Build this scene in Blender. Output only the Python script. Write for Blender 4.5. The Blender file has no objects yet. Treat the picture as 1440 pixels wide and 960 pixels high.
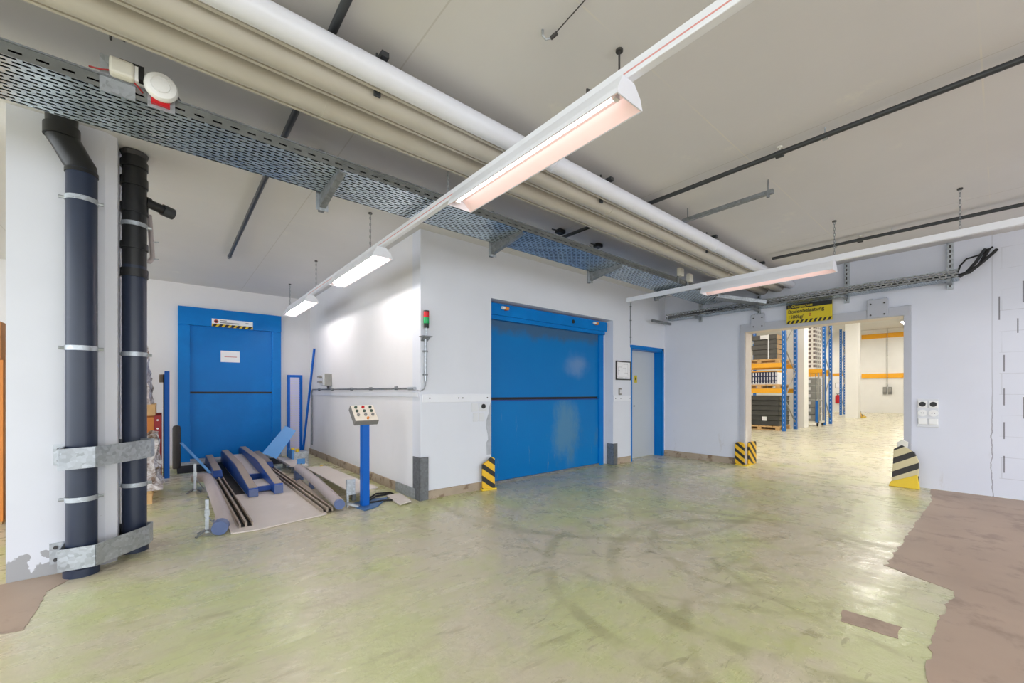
import bpy, bmesh, math, random
from mathutils import Vector, Matrix
random.seed(7)
scn = bpy.context.scene
COL = scn.collection

# ------------------------------------------------------------------ camera
F = 578.0; HY = 552.0; YAW = math.radians(50.0); CH = 1.25
cY, sY = math.cos(YAW), math.sin(YAW)
cd = bpy.data.cameras.new('camera'); cam = bpy.data.objects.new('camera', cd); COL.objects.link(cam)
cam.location = (0, 0, CH); cam.rotation_euler = (math.pi/2, 0, YAW - math.pi/2)
cd.sensor_width = 36; cd.lens = 36*F/1440; cd.shift_y = (HY-480)/1440
cd.clip_start = .05; cd.clip_end = 200
scn.camera = cam
def ray(x, y):
    r = (x-720)/F; u = -(y-HY)/F
    return (cY+sY*r, sY-cY*r, u)
def G(x, y, z=0.0):          # point of the picture on the level z
    d = ray(x, y); t = (z-CH)/d[2]; return Vector((d[0]*t, d[1]*t, z))
def PX(x, y, X):             # ... on the plane X = const
    d = ray(x, y); t = X/d[0]; return Vector((X, d[1]*t, CH+d[2]*t))
def PY(x, y, Y):             # ... on the plane Y = const
    d = ray(x, y); t = Y/d[1]; return Vector((d[0]*t, Y, CH+d[2]*t))

# ------------------------------------------------------------------ materials
def lin(c):
    o = []
    for v in c:
        v = v/255.0
        o.append(v/12.92 if v <= .04045 else ((v+.055)/1.055)**2.4)
    return (o[0], o[1], o[2], 1)
class NT:
    def __init__(s, name):
        s.m = bpy.data.materials.new(name); s.m.use_nodes = True
        s.t = s.m.node_tree; s.t.nodes.clear()
        s.out = s.n('ShaderNodeOutputMaterial'); s.tc = s.n('ShaderNodeTexCoord')
        s.obj = s.tc.outputs['Object']
    def n(s, typ, **kw):
        nd = s.t.nodes.new(typ)
        for k, v in kw.items(): setattr(nd, k, v)
        return nd
    def put(s, sock, v):
        if hasattr(v, 'links') or isinstance(v, bpy.types.NodeSocket): s.t.links.new(v, sock)
        else: sock.default_value = v
    def math(s, op, a, b=None, c=None, clamp=False):
        nd = s.n('ShaderNodeMath', operation=op, use_clamp=clamp)
        s.put(nd.inputs[0], a)
        if b is not None: s.put(nd.inputs[1], b)
        if c is not None: s.put(nd.inputs[2], c)
        return nd.outputs[0]
    def mapping(s, scale=(1, 1, 1), rot=(0, 0, 0), loc=(0, 0, 0), src=None):
        nd = s.n('ShaderNodeMapping'); s.put(nd.inputs[0], src or s.obj)
        nd.inputs['Scale'].default_value = scale; nd.inputs['Rotation'].default_value = rot; nd.inputs['Location'].default_value = loc
        return nd.outputs[0]
    def noise(s, scale, detail=3, rough=.55, vec=None, dist=0):
        nd = s.n('ShaderNodeTexNoise'); s.put(nd.inputs['Vector'], vec or s.obj)
        nd.inputs['Scale'].default_value = scale; nd.inputs['Detail'].default_value = detail
        nd.inputs['Roughness'].default_value = rough; nd.inputs['Distortion'].default_value = dist
        return nd.outputs[0]
    def ramp(s, v, a, b, lo=0.0, hi=1.0):
        nd = s.n('ShaderNodeMapRange'); nd.interpolation_type = 'SMOOTHSTEP'
        s.put(nd.inputs[0], v); nd.inputs[1].default_value = a; nd.inputs[2].default_value = b
        nd.inputs[3].default_value = lo; nd.inputs[4].default_value = hi
        return nd.outputs[0]
    def mix(s, f, a, b, mode='MIX'):
        nd = s.n('ShaderNodeMix', data_type='RGBA', blend_type=mode)
        s.put(nd.inputs[0], f); s.put(nd.inputs[6], a); s.put(nd.inputs[7], b)
        return nd.outputs[2]
    def bsdf(s, col, rough=.5, metal=0.0, spec=.5, bump=None, bstr=.2, bdist=.002, alpha=None):
        nd = s.n('ShaderNodeBsdfPrincipled')
        s.put(nd.inputs['Base Color'], col); s.put(nd.inputs['Roughness'], rough); s.put(nd.inputs['Metallic'], metal)
        nd.inputs['Specular IOR Level'].default_value = spec
        if alpha is not None: s.put(nd.inputs['Alpha'], alpha)
        if bump is not None:
            b = s.n('ShaderNodeBump'); b.inputs['Strength'].default_value = bstr; b.inputs['Distance'].default_value = bdist
            s.put(b.inputs['Height'], bump); s.t.links.new(b.outputs[0], nd.inputs['Normal'])
        s.t.links.new(nd.outputs[0], s.out.inputs[0])
        return s.m
    def xyz(s, src=None):
        nd = s.n('ShaderNodeSeparateXYZ'); s.put(nd.inputs[0], src or s.obj); return nd.outputs
def sc(c, f): return tuple(min(255, v*f) for v in c)
def paint(name, c, rough=.5, var=.06, scale=4, metal=0.0, spec=.5, c2=None, mask=(.45, .6), mscale=3, bstr=0.0, bscale=60):
    t = NT(name)
    n = t.noise(scale, 4)
    col = t.mix(n, lin(sc(c, 1-var)), lin(sc(c, 1+var)))
    if c2: col = t.mix(t.ramp(t.noise(mscale, 6, .65), *mask), col, lin(c2))
    return t.bsdf(col, rough, metal, spec, t.noise(bscale, 3) if bstr else None, bstr)
def galv(name, c=(176, 181, 187), rough=.42, metal=.6):
    t = NT(name)
    v = t.n('ShaderNodeTexVoronoi'); t.put(v.inputs['Vector'], t.obj); v.inputs['Scale'].default_value = 45
    n = t.noise(9, 5)
    f = t.math('ADD', t.math('MULTIPLY', v.outputs[1], .45), t.math('MULTIPLY', n, .6))
    col = t.mix(f, lin(sc(c, .72)), lin(sc(c, 1.18)))
    return t.bsdf(col, t.ramp(n, .3, .7, rough-.1, rough+.12), metal)
def emit(name, c, strength):
    t = NT(name); e = t.n('ShaderNodeEmission'); e.inputs[0].default_value = lin(c); e.inputs[1].default_value = strength
    t.t.links.new(e.outputs[0], t.out.inputs[0]); return t.m
def hazard(name, d, period, ca=(226, 178, 30), cb=(26, 24, 22), off=0.0, wear=.0):
    t = NT(name); x = t.xyz()
    s = t.math('ADD', t.math('ADD', t.math('MULTIPLY', x[0], d[0]), t.math('MULTIPLY', x[1], d[1])), t.math('MULTIPLY', x[2], d[2]))
    f = t.math('FRACT', t.math('ADD', t.math('DIVIDE', s, period), off+50))
    col = t.mix(t.math('GREATER_THAN', f, .55), lin(ca), lin(cb))
    if wear: col = t.mix(t.ramp(t.noise(14, 6, .7), .62-wear, .66), col, lin((168, 160, 140)))
    return t.bsdf(col, .5)
def slots(name, w, h, mort, axis='XY', c=(192, 206, 226)):
    t = NT(name); x = t.xyz()
    cb = t.n('ShaderNodeCombineXYZ')
    t.put(cb.inputs[0], x['XYZ'.index(axis[0])]); t.put(cb.inputs[1], x['XYZ'.index(axis[1])])
    b = t.n('ShaderNodeTexBrick'); b.offset = .5; b.squash = 1; t.put(b.inputs['Vector'], cb.outputs[0])
    b.inputs['Scale'].default_value = 1; b.inputs['Mortar Size'].default_value = mort; b.inputs['Mortar Smooth'].default_value = 0
    b.inputs['Brick Width'].default_value = w; b.inputs['Row Height'].default_value = h; b.inputs['Bias'].default_value = 0
    n = t.noise(6, 4)
    col = t.mix(n, lin(sc(c, .75)), lin(sc(c, 1.2)))
    return t.bsdf(col, .27, .65, .5, alpha=b.outputs['Fac'])

M = {}
def wall_mat(name, c, low=(170, 160, 150), block=False, chip=0.0):
    t = NT(name); x = t.xyz()
    n = t.noise(1.3, 5, .6)
    col = t.mix(n, lin(sc(c, .965)), lin(sc(c, 1.02)))
    sm = t.ramp(t.noise(3.1, 6, .7, t.mapping((1, 1, .35))), .62, .78)
    nearfloor = t.ramp(x[2], 0.0, 1.3, .55, .05)
    col = t.mix(t.math('MULTIPLY', sm, nearfloor), col, lin(low))
    sp = t.ramp(t.noise(17, 5, .75), .70, .76)
    col = t.mix(t.math('MULTIPLY', sp, t.ramp(x[2], 0, .8, .7, .03)), col, lin((120, 105, 92)))
    bump = t.noise(70, 3)
    if chip:
        cm = t.math('ADD', t.noise(5.5, 4, .5), t.ramp(x[2], .0, .42, chip, -.25))
        col = t.mix(t.ramp(cm, .60, .615), col, lin((165, 165, 168)))
    if block:
        cb = t.n('ShaderNodeCombineXYZ'); t.put(cb.inputs[0], t.math('ADD', x[1], 20)); t.put(cb.inputs[1], t.math('ADD', x[2], 1.02))
        b = t.n('ShaderNodeTexBrick'); b.offset = .5; t.put(b.inputs['Vector'], cb.outputs[0])
        b.inputs['Scale'].default_value = 1; b.inputs['Mortar Size'].default_value = .004; b.inputs['Mortar Smooth'].default_value = .3
        b.inputs['Brick Width'].default_value = .5; b.inputs['Row Height'].default_value = .25
        on = t.math('LESS_THAN', x[1], .02)
        jm = t.math('MULTIPLY', t.math('MULTIPLY', b.outputs['Fac'], on), t.ramp(t.noise(1.7, 3), .42, .6, .05, .35))
        col = t.mix(jm, col, lin((150, 150, 156)))
        for (jy, z0, z1, per) in ((-.017, .3, 1.8, .40), (-.12, 1.95, 2.12, .40), (.02, 2.12, 2.40, .60), (-.16, 2.3, 2.55, .60), (-.165, .95, 1.2, .6), (-.55, .2, 2.6, .5)):
            jm = t.math('MULTIPLY', t.math('LESS_THAN', t.math('ABSOLUTE', t.math('SUBTRACT', x[1], jy)), .0055), t.math('LESS_THAN', t.math('FRACT', t.math('DIVIDE', t.math('SUBTRACT', x[2], z0), per)), .5))
            jm = t.math('MULTIPLY', jm, t.math('MULTIPLY', t.math('GREATER_THAN', x[2], z0), t.math('LESS_THAN', x[2], z1)))
            col = t.mix(t.math('MULTIPLY', jm, .85), col, lin((92, 92, 98)))
        wob = t.math('MULTIPLY', t.math('SUBTRACT', t.noise(6, 4), .5), t.ramp(x[2], .3, 1.6, .07, .004))
        d = t.math('ABSOLUTE', t.math('SUBTRACT', t.math('ADD', x[1], wob), .075))
        col = t.mix(t.math('MULTIPLY', t.math('LESS_THAN', d, .005), t.ramp(x[2], .6, 1.8, .75, .25)), col, lin((130, 130, 138)))
    return t.bsdf(col, .7, 0, .3, bump, .08)
M['wall'] = wall_mat('white_wall_paint', (218, 221, 231))
M['wallwarm'] = wall_mat('white_wall_paint_side', (226, 225, 228))
M['wallright'] = wall_mat('white_block_wall', (214, 217, 229), block=True)
M['pillar'] = wall_mat('white_pillar_plaster', (220, 222, 231), chip=.30)
M['hall'] = wall_mat('hall_wall_paint', (238, 237, 235))
def ceil_mat():
    t = NT('ceiling_concrete_paint'); x = t.xyz()
    n = t.noise(.9, 5, .6)
    col = t.mix(n, lin((206, 205, 206)), lin((222, 221, 222)))
    st = t.ramp(t.noise(2.2, 6, .7), .60, .74)
    col = t.mix(t.math('MULTIPLY', st, .45), col, lin((232, 230, 222)))
    # board joints of the formwork, along X
    f = t.math('ABSOLUTE', t.math('SUBTRACT', t.math('FRACT', t.math('DIVIDE', t.math('ADD', x[1], 20.55), 1.25)), .5))
    col = t.mix(t.math('MULTIPLY', t.math('LESS_THAN', f, .0035), t.ramp(t.noise(1.5, 3), .4, .6, .1, .6)), col, lin((226, 222, 212)))
    g = t.math('ABSOLUTE', t.math('SUBTRACT', t.math('FRACT', t.math('DIVIDE', t.math('ADD', x[0], 20.2), 2.5)), .5))
    col = t.mix(t.math('MULTIPLY', t.math('LESS_THAN', g, .0018), .35), col, lin((170, 165, 156)))
    return t.bsdf(col, .75, 0, .25, t.noise(30, 4), .1)
M['ceil'] = ceil_mat()
def floor_mat():
    t = NT('green_floor_coating'); x = t.xyz()
    big = t.noise(.55, 5, .6); med = t.noise(1.9, 6, .62)
    w = t.ramp(t.math('ADD', t.math('MULTIPLY', big, .62), t.math('MULTIPLY', med, .38)), .43, .58)
    col = t.mix(w, lin((196, 186, 162)), lin((186, 188, 136)))
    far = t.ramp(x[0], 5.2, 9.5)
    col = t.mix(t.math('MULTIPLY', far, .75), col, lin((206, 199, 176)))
    # worn pale lane in front of the big lift
    s1 = t.noise(2.0, 7, .72, t.mapping((.8, 4.2, 1), (0, 0, .10)), 1.2)
    s2 = t.noise(2.0, 7, .72, t.mapping((3.6, 1.0, 1), (0, 0, .35)), 1.2)
    s3 = t.noise(2.0, 6, .7, t.mapping((1.2, 4.5, 1), (0, 0, -.8)), .5)
    lr = t.ramp(x[0], 1.5, 3.2)
    st = t.math('ADD', t.math('MULTIPLY', s1, t.math('SUBTRACT', 1, lr)), t.math('MULTIPLY', s2, lr))
    dk = t.ramp(st, .54, .68)
    col = t.mix(t.math('MULTIPLY', dk, t.math('MULTIPLY', t.math('SUBTRACT', 1, far), .36)), col, lin((160, 148, 120)))
    lt = t.ramp(st, .44, .30)
    col = t.mix(t.math('MULTIPLY', lt, t.math('MULTIPLY', t.math('SUBTRACT', 1, far), .34)), col, lin((222, 216, 190)))
    col = t.mix(t.math('MULTIPLY', t.ramp(s3, .56, .70), .5), col, lin((150, 146, 106)))
    grn = t.ramp(t.noise(1.25, 5, .65, t.mapping((1, 1, 1), (0, 0, 0), (3.3, 1.2, 0))), .55, .68)
    col = t.mix(t.math('MULTIPLY', grn, .42), col, lin((180, 188, 112)))
    # tyre marks: arcs
    wob = t.math('MULTIPLY', t.math('SUBTRACT', t.noise(1.6, 3), .5), .16)
    brk = t.ramp(t.noise(2.2, 6, .7), .36, .56)
    for (cx, cy, r, hw, s) in ((3.15, 1.15, 1.42, .04, .42), (3.3, .95, 1.18, .05, .45), (3.6, 1.2, .82, .035, .35), (4.3, 3.6, 2.0, .03, .35), (5.2, 3.9, 2.9, .035, .35), (5.0, 4.1, 3.25, .02, .3), (3.2, 3.3, .95, .03, .25), (2.4, .2, 1.0, .025, .28), (5.6, 1.0, 1.25, .03, .3), (2.9, -.2, 1.5, .03, .3), (4.6, .2, 1.9, .03, .3), (3.9, 2.0, 1.7, .02, .28)):
        dx = t.math('SUBTRACT', x[0], cx); dy = t.math('SUBTRACT', x[1], cy)
        d = t.math('SQRT', t.math('ADD', t.math('MULTIPLY', dx, dx), t.math('MULTIPLY', dy, dy)))
        e = t.math('ABSOLUTE', t.math('SUBTRACT', t.math('ADD', d, wob), r))
        m = t.math('MULTIPLY', t.math('MULTIPLY', t.ramp(e, hw+.02, hw-.02), s*1.45), brk)
        col = t.mix(m, col, lin((152, 147, 106)))
    sp = t.ramp(t.noise(9, 6, .75, t.mapping((1, 1.8, 1))), .66, .71)
    col = t.mix(t.math('MULTIPLY', sp, .5), col, lin((118, 108, 84)))
    # short skid dashes, denser towards the gateway
    d1 = t.noise(5.5, 4, .6, t.mapping((2.6, .8, 1), (0, 0, .25)), .4)
    zone = t.ramp(t.noise(.8, 3), .40, .62)
    col = t.mix(t.math('MULTIPLY', t.ramp(d1, .635, .665), t.math('MULTIPLY', t.math('MULTIPLY', zone, t.ramp(x[0], 1.2, 2.8, .15, .75)), t.math('SUBTRACT', 1, t.math('MULTIPLY', far, .8)))), col, lin((128, 118, 92)))
    d2 = t.noise(4.5, 5, .65, t.mapping((.9, 2.6, 1), (0, 0, -.5)), .8)
    col = t.mix(t.math('MULTIPLY', t.ramp(d2, .62, .66), t.math('MULTIPLY', t.ramp(x[0], .5, 2.0, .2, .55), t.math('SUBTRACT', 1, far))), col, lin((142, 136, 100)))
    rg = t.math('ADD', t.ramp(t.math('ADD', t.math('MULTIPLY', st, .5), t.math('MULTIPLY', t.noise(4, 5, .65), .5)), .38, .62, .17, .34), t.math('MULTIPLY', med, .10))
    bump = t.math('ADD', t.math('MULTIPLY', st, .35), t.math('MULTIPLY', t.noise(11, 5, .62), .6))
    return t.bsdf(col, rg, 0, .75, bump, .36, .012)
M['floor'] = floor_mat()
M['brown'] = paint('bare_brown_screed', (166, 145, 128), .55, .09, 1.6, c2=(146, 126, 111), mask=(.50, .66), mscale=3.4, bstr=.2, bscale=14)
M['skirt'] = paint('concrete_skirting', (168, 152, 134), .75, .12, 5, c2=(128, 108, 90), mask=(.52, .62), mscale=7, bstr=.2)
M['plasterraw'] = paint('bare_grey_plaster', (176, 178, 186), .8, .12, 14)
M['rolldark'] = paint('dull_dark_rubber', (66, 62, 60), .7)
M['pit'] = paint('dark_pit', (30, 27, 24), .9)  # near-black standing in for shade in gaps, grooves and recesses
M['galv'] = galv('galvanised_steel'); M['galvdark'] = galv('dull_galvanised_steel', (136, 140, 144), .5)
M['galvlight'] = galv('bright_galvanised_steel', (178, 184, 192), .4, .6)
M['guarddull'] = galv('dull_guard_steel', (112, 115, 120), .5, .4)
M['slot'] = slots('perforated_tray_steel', .078, .033, .009)
M['slotside'] = slots('slotted_tray_side', .085, .052, .021, 'XZ', (150, 153, 152))
M['slotY'] = slots('perforated_tray_steel_across', .05, .02, .0056, 'YX')
M['slotYZ'] = slots('perforated_tray_side_across', .055, .033, .009, 'YZ', (150, 153, 155))
M['pipegrey'] = paint('dark_grey_drain_pipe', (34, 44, 66), .36, .1, 5, c2=(70, 80, 100), mask=(.66, .78), mscale=9)
M['pipeblack'] = paint('black_pipe_plastic', (26, 27, 30), .35, .1)
M['darkpipe'] = paint('dark_steel_pipe', (50, 53, 57), .45, .08)
M['insul'] = paint('beige_pipe_jacket', (186, 181, 173), .42, .05, 2.5)
M['insulwhite'] = paint('white_pipe_jacket', (222, 224, 234), .32, .03, 2.5)  # lit copy of the beige jacket, the light put into its colour
M['white'] = paint('white_enamel', (228, 230, 238), .35, .02)
M['reflector'] = paint('white_reflector', (240, 214, 212), .4, .01)
M['tube'] = emit('dim_lit_tube', (255, 246, 244), 4.2)
M['tubebright'] = emit('lit_tube', (255, 251, 248), 46)
M['halltube'] = emit('lit_hall_tube', (255, 250, 242), 29)
M['pinkline'] = paint('red_edge_strip', (214, 150, 146), .4, .03)
M['blue'] = paint('blue_door_enamel', (0, 112, 192), .36, .05, 1.2, spec=.18, c2=(0, 124, 206), mask=(.45, .7), mscale=.9)
def worn_blue():
    t = NT('worn_blue_enamel'); x = t.xyz()
    n = t.noise(1.4, 4)
    col = t.mix(n, lin((0, 108, 178)), lin((0, 120, 192)))
    w = t.ramp(t.noise(2.4, 7, .7, t.mapping((1, 1, .45))), .55, .74)
    col = t.mix(t.math('MULTIPLY', w, t.ramp(x[2], .2, 1.3, .75, .12)), col, lin((74, 120, 150)))
    dx = t.math('SUBTRACT', x[0], .55); dz = t.math('SUBTRACT', x[2], .62)
    d = t.math('SQRT', t.math('ADD', t.math('MULTIPLY', dx, t.math('MULTIPLY', dx, 3)), t.math('MULTIPLY', dz, dz)))
    sc_ = t.ramp(t.math('ADD', d, t.math('MULTIPLY', t.noise(3.2, 7, .75, t.mapping((1, 1, .5))), 1.1)), 1.25, .72)
    col = t.mix(t.math('MULTIPLY', sc_, .62), col, lin((98, 138, 158)))
    scr = t.ramp(t.noise(7, 7, .75, t.mapping((1.6, 1, .28))), .60, .70)
    col = t.mix(t.math('MULTIPLY', scr, t.ramp(x[2], .1, 1.1, .55, .12)), col, lin((120, 140, 148)))
    spk = t.ramp(t.noise(16, 5, .7), .70, .74)
    col = t.mix(t.math('MULTIPLY', spk, t.ramp(x[2], .0, .7, .8, .0)), col, lin((20, 50, 80)))
    return t.bsdf(col, t.ramp(w, 0, 1, .36, .55), 0, .2)
M['blueworn'] = worn_blue()
def cloudy_blue():
    t = NT('dusty_blue_enamel'); x = t.xyz()
    n = t.noise(1.4, 4)
    col = t.mix(n, lin((0, 106, 178)), lin((0, 118, 190)))
    for (px, pz, sx, sz, amt, c) in ((.62, .52, 2.2, 3.2, .6, (122, 150, 190)),):  # one paler patch with a noisy edge
        dx = t.math('MULTIPLY', t.math('SUBTRACT', x[0], px), sx); dz = t.math('MULTIPLY', t.math('SUBTRACT', x[2], pz), sz)
        d = t.math('SQRT', t.math('ADD', t.math('MULTIPLY', dx, dx), t.math('MULTIPLY', dz, dz)))
        m = t.ramp(t.math('ADD', d, t.math('MULTIPLY', t.noise(4, 4), .8)), 1.25, .45)
        col = t.mix(t.math('MULTIPLY', m, amt), col, lin(c))
    top = t.ramp(t.math('ADD', x[2], t.math('MULTIPLY', t.noise(2.2, 4, .6), .5)), 1.08, 1.24)  # greyer and darker towards the top
    col = t.mix(t.math('MULTIPLY', top, .75), col, lin((70, 92, 110)))
    return t.bsdf(col, .36, 0, .2)
M['bluedust'] = cloudy_blue()
M['bluepost'] = paint('blue_powder_coat', (0, 92, 186), .38, .04, spec=.25)
M['bluelight'] = paint('pale_blue_steel', (76, 138, 200), .45, .05)
M['bluebase'] = paint('scuffed_blue_base', (70, 108, 152), .5, .12, 8)
M['bluemid'] = paint('blue_machine_paint', (2, 62, 140), .42, .2, 6, c2=(40, 66, 112), mask=(.6, .75), mscale=8)
M['rackblue'] = paint('blue_rack_paint', (10, 102, 186), .4, .04)
M['rackyellow'] = paint('yellow_rack_beam', (246, 176, 36), .45, .04)
M['rackred'] = paint('dark_red_paint', (150, 26, 28), .5, .08); M['orange'] = paint('orange_beam', (216, 132, 52), .5, .08)
M['doorgrey'] = paint('grey_door_leaf', (190, 196, 202), .4, .02, 1)
M['black'] = paint('black_plastic', (22, 22, 24), .5); M['rubber'] = paint('black_rubber', (30, 30, 32), .75)
M['steelplate'] = paint('worn_beige_steel', (206, 196, 189), .45, .07, 2, c2=(228, 222, 217), mask=(.55, .75), mscale=1.6)
M['steelbeige'] = paint('beige_steel_top', (158, 144, 130), .5, .08, 3, c2=(132, 112, 96), mask=(.6, .74), mscale=9)
M['tubegrey'] = paint('dusty_grey_tube', (170, 160, 160), .5, .06, 3, c2=(140, 130, 126), mask=(.58, .74), mscale=6)
M['endblue'] = paint('grey_blue_cap', (92, 108, 150), .45, .06)
M['conblk'] = paint('console_grey', (128, 126, 124), .5, .04); M['conface'] = paint('console_face', (232, 222, 208), .5, .03)
M['green'] = paint('green_lens', (14, 150, 84), .25); M['red'] = paint('red_lens', (190, 24, 34), .25)
M['btngreen'] = paint('dark_green_button', (40, 66, 52), .4); M['cream'] = paint('cream_plastic', (216, 213, 203), .5, .03)
M['plastic'] = paint('white_plastic', (232, 232, 232), .4, .02); M['offwhite'] = paint('offwhite_plastic', (214, 216, 222), .45, .03)
M['yellow'] = paint('yellow_plastic', (224, 190, 40), .5, .05); M['signyellow'] = paint('sign_yellow', (206, 184, 16), .5, .05, 2)
M['paper'] = paint('white_paper', (240, 240, 244), .7, .02); M['paperline'] = paint('printed_grey', (150, 150, 156), .7)
M['redink'] = paint('printed_red', (196, 70, 70), .6); M['pinkink'] = paint('printed_pink', (206, 150, 150), .7)
M['wood'] = paint('pallet_wood', (206, 168, 116), .7, .12, 8); M['carton'] = paint('brown_cardboard', (196, 138, 84), .7, .06, 3)
M['crate'] = paint('dark_grey_crates', (66, 66, 64), .6, .2, 9); M['crateside'] = paint('olive_grey_crates', (92, 88, 72), .6, .2, 9)
M['greybin'] = paint('grey_bins', (150, 150, 146), .55, .1, 6)
M['foam'] = paint('grey_slabs', (92, 90, 88), .7, .12, 9); M['kraft'] = paint('tan_slab_ends', (178, 146, 108), .7, .1, 6)
M['framework'] = paint('grey_door_frame', (176, 178, 188), .5, .03)
M['screwdark'] = paint('dark_screw', (60, 58, 58), .5)
def wrapmat():
    t = NT('crinkled_stretch_film'); n = t.noise(7, 6, .7, None, 1.2)
    col = t.mix(t.ramp(n, .35, .62), lin((120, 96, 78)), lin((226, 222, 224)))
    return t.bsdf(col, .22, .15, .7, t.noise(16, 6, .7, None, 1.5), .8, .02)
M['wrap'] = wrapmat()
def wiremesh(name, s, w, ax, c):
    t = NT(name); x = t.xyz()
    a = t.math('FRACT', t.math('DIVIDE', t.math('ADD', x[ax[0]], 50), s[0])); b = t.math('FRACT', t.math('DIVIDE', t.math('ADD', x[ax[1]], 50), s[1]))
    al = t.math('MAXIMUM', t.math('LESS_THAN', a, w[0]), t.math('LESS_THAN', b, w[1]))
    return t.bsdf(lin(c), .4, .3, .5, alpha=al)
M['mesh'] = wiremesh('pale_wire_infill', (.05, .045), (.2, .62), (0, 2), (222, 220, 246))
M['cage'] = wiremesh('cage_wire', (.14, .28), (.10, .06), (1, 2), (140, 142, 142)); M['cageX'] = wiremesh('cage_wire_side', (.14, .28), (.10, .06), (0, 2), (140, 142, 142))
def lattice(name, ax):
    t = NT(name); x = t.xyz()
    a = t.math('FRACT', t.math('DIVIDE', t.math('ADD', x[ax], 50), .165)); b = t.math('FRACT', t.math('DIVIDE', t.math('ADD', x[2], 50), .17))
    m = t.math('MAXIMUM', t.math('LESS_THAN', a, .42), t.math('LESS_THAN', b, .42))
    return t.bsdf(t.mix(m, lin((112, 98, 92)), lin((238, 234, 228))), .5)
M['whitecrate'] = lattice('white_crate_lattice', 1); M['whitecrateX'] = lattice('white_crate_lattice_side', 0)
M['bottles'] = wiremesh('dark_blue_coils', (.085, .15), (.45, .22), (1, 2), (38, 44, 82))

# ------------------------------------------------------------------ mesh tools
class MB:
    def __init__(s): s.v = []; s.f = []; s.mi = []; s.cur = 0
    def add(s, vs, fs):
        o = len(s.v); s.v += [Vector(p) for p in vs]
        for f in fs: s.f.append(tuple(o+i for i in f)); s.mi.append(s.cur)
        return s
    def box(s, x0, x1, y0, y1, z0, z1):
        return s.add([(x, y, z) for x in (x0, x1) for y in (y0, y1) for z in (z0, z1)],
                     [(0, 1, 3, 2), (4, 6, 7, 5), (0, 4, 5, 1), (2, 3, 7, 6), (0, 2, 6, 4), (1, 5, 7, 3)])
    def obox(s, c, ax, h):
        c = Vector(c); a = [Vector(v).normalized()*k for v, k in zip(ax, h)]
        return s.add([c+a[0]*i+a[1]*j+a[2]*k for i in (-1, 1) for j in (-1, 1) for k in (-1, 1)],
                     [(0, 1, 3, 2), (4, 6, 7, 5), (0, 4, 5, 1), (2, 3, 7, 6), (0, 2, 6, 4), (1, 5, 7, 3)])
    def bar(s, p, q, w, h, up=(0, 0, 1)):
        p, q = Vector(p), Vector(q); d = (q-p); u = Vector(up)
        x = d.cross(u)
        if x.length < 1e-6: x = d.cross(Vector((0, 1, 0)))
        x.normalize(); y = x.cross(d).normalized()
        return s.obox((p+q)/2, (d, x, y), (d.length/2, w/2, h/2))
    def prism(s, poly, vec):
        poly = [Vector(p) for p in poly]; n = len(poly); vec = Vector(vec)
        return s.add(poly+[p+vec for p in poly], [tuple(range(n-1, -1, -1)), tuple(range(n, 2*n))]+[(i, (i+1) % n, n+(i+1) % n, n+i) for i in range(n)])
    def cyl(s, p, q, r, n=16, r2=None):
        return s.tube([p, q], r, n, r2)
    def tube(s, pts, r, n=12, r2=None):
        pts = [Vector(p) for p in pts]; k = len(pts); rings = []
        d = (pts[1]-pts[0]).normalized()
        u = d.orthogonal().normalized()
        for i, p in enumerate(pts):
            if i == 0: t = (pts[1]-pts[0]).normalized()
            elif i == k-1: t = (pts[-1]-pts[-2]).normalized()
            else: t = ((pts[i]-pts[i-1]).normalized()+(pts[i+1]-pts[i]).normalized()).normalized()
            u = (u-t*u.dot(t)).normalized(); w = t.cross(u)
            m = 1.0
            if 0 < i < k-1: m = 1/max(.5, t.dot((pts[i]-pts[i-1]).normalized()))
            rr = r if r2 is None else r+(r2-r)*i/(k-1)
            rings.append([p+(u*math.cos(a)+w*math.sin(a))*rr for a in (2*math.pi*j/n for j in range(n))])
        vs = [v for R in rings for v in R]; fs = []
        for i in range(k-1):
            for j in range(n): fs.append((i*n+j, i*n+(j+1) % n, (i+1)*n+(j+1) % n, (i+1)*n+j))
        fs.append(tuple(range(n-1, -1, -1))); fs.append(tuple((k-1)*n+j for j in range(n)))
        return s.add(vs, fs)
    def lathe(s, prof, c, axis, n=24):
        c = Vector(c); a = Vector(axis).normalized(); u = a.orthogonal().normalized(); w = a.cross(u); vs = []; fs = []; k = len(prof)
        for (r, h) in prof:
            for j in range(n):
                t = 2*math.pi*j/n; vs.append(c+a*h+(u*math.cos(t)+w*math.sin(t))*max(r, 1e-4))
        for i in range(k-1):
            for j in range(n): fs.append((i*n+j, i*n+(j+1) % n, (i+1)*n+(j+1) % n, (i+1)*n+j))
        fs.append(tuple(range(n-1, -1, -1))); fs.append(tuple((k-1)*n+j for j in range(n)))
        return s.add(vs, fs)
WL = {}
def tag(o, label=None, cat=None, group=None, kind=None):
    if label: o['label'] = label
    if cat: o['category'] = cat
    if group: o['group'] = group
    if kind: o['kind'] = kind
    return o
def thing(name, label, cat, loc, group=None):
    o = bpy.data.objects.new(name, None); o.empty_display_size = .1; COL.objects.link(o); o.location = loc
    WL[o.name] = Vector(loc); return tag(o, label, cat, group)
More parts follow.
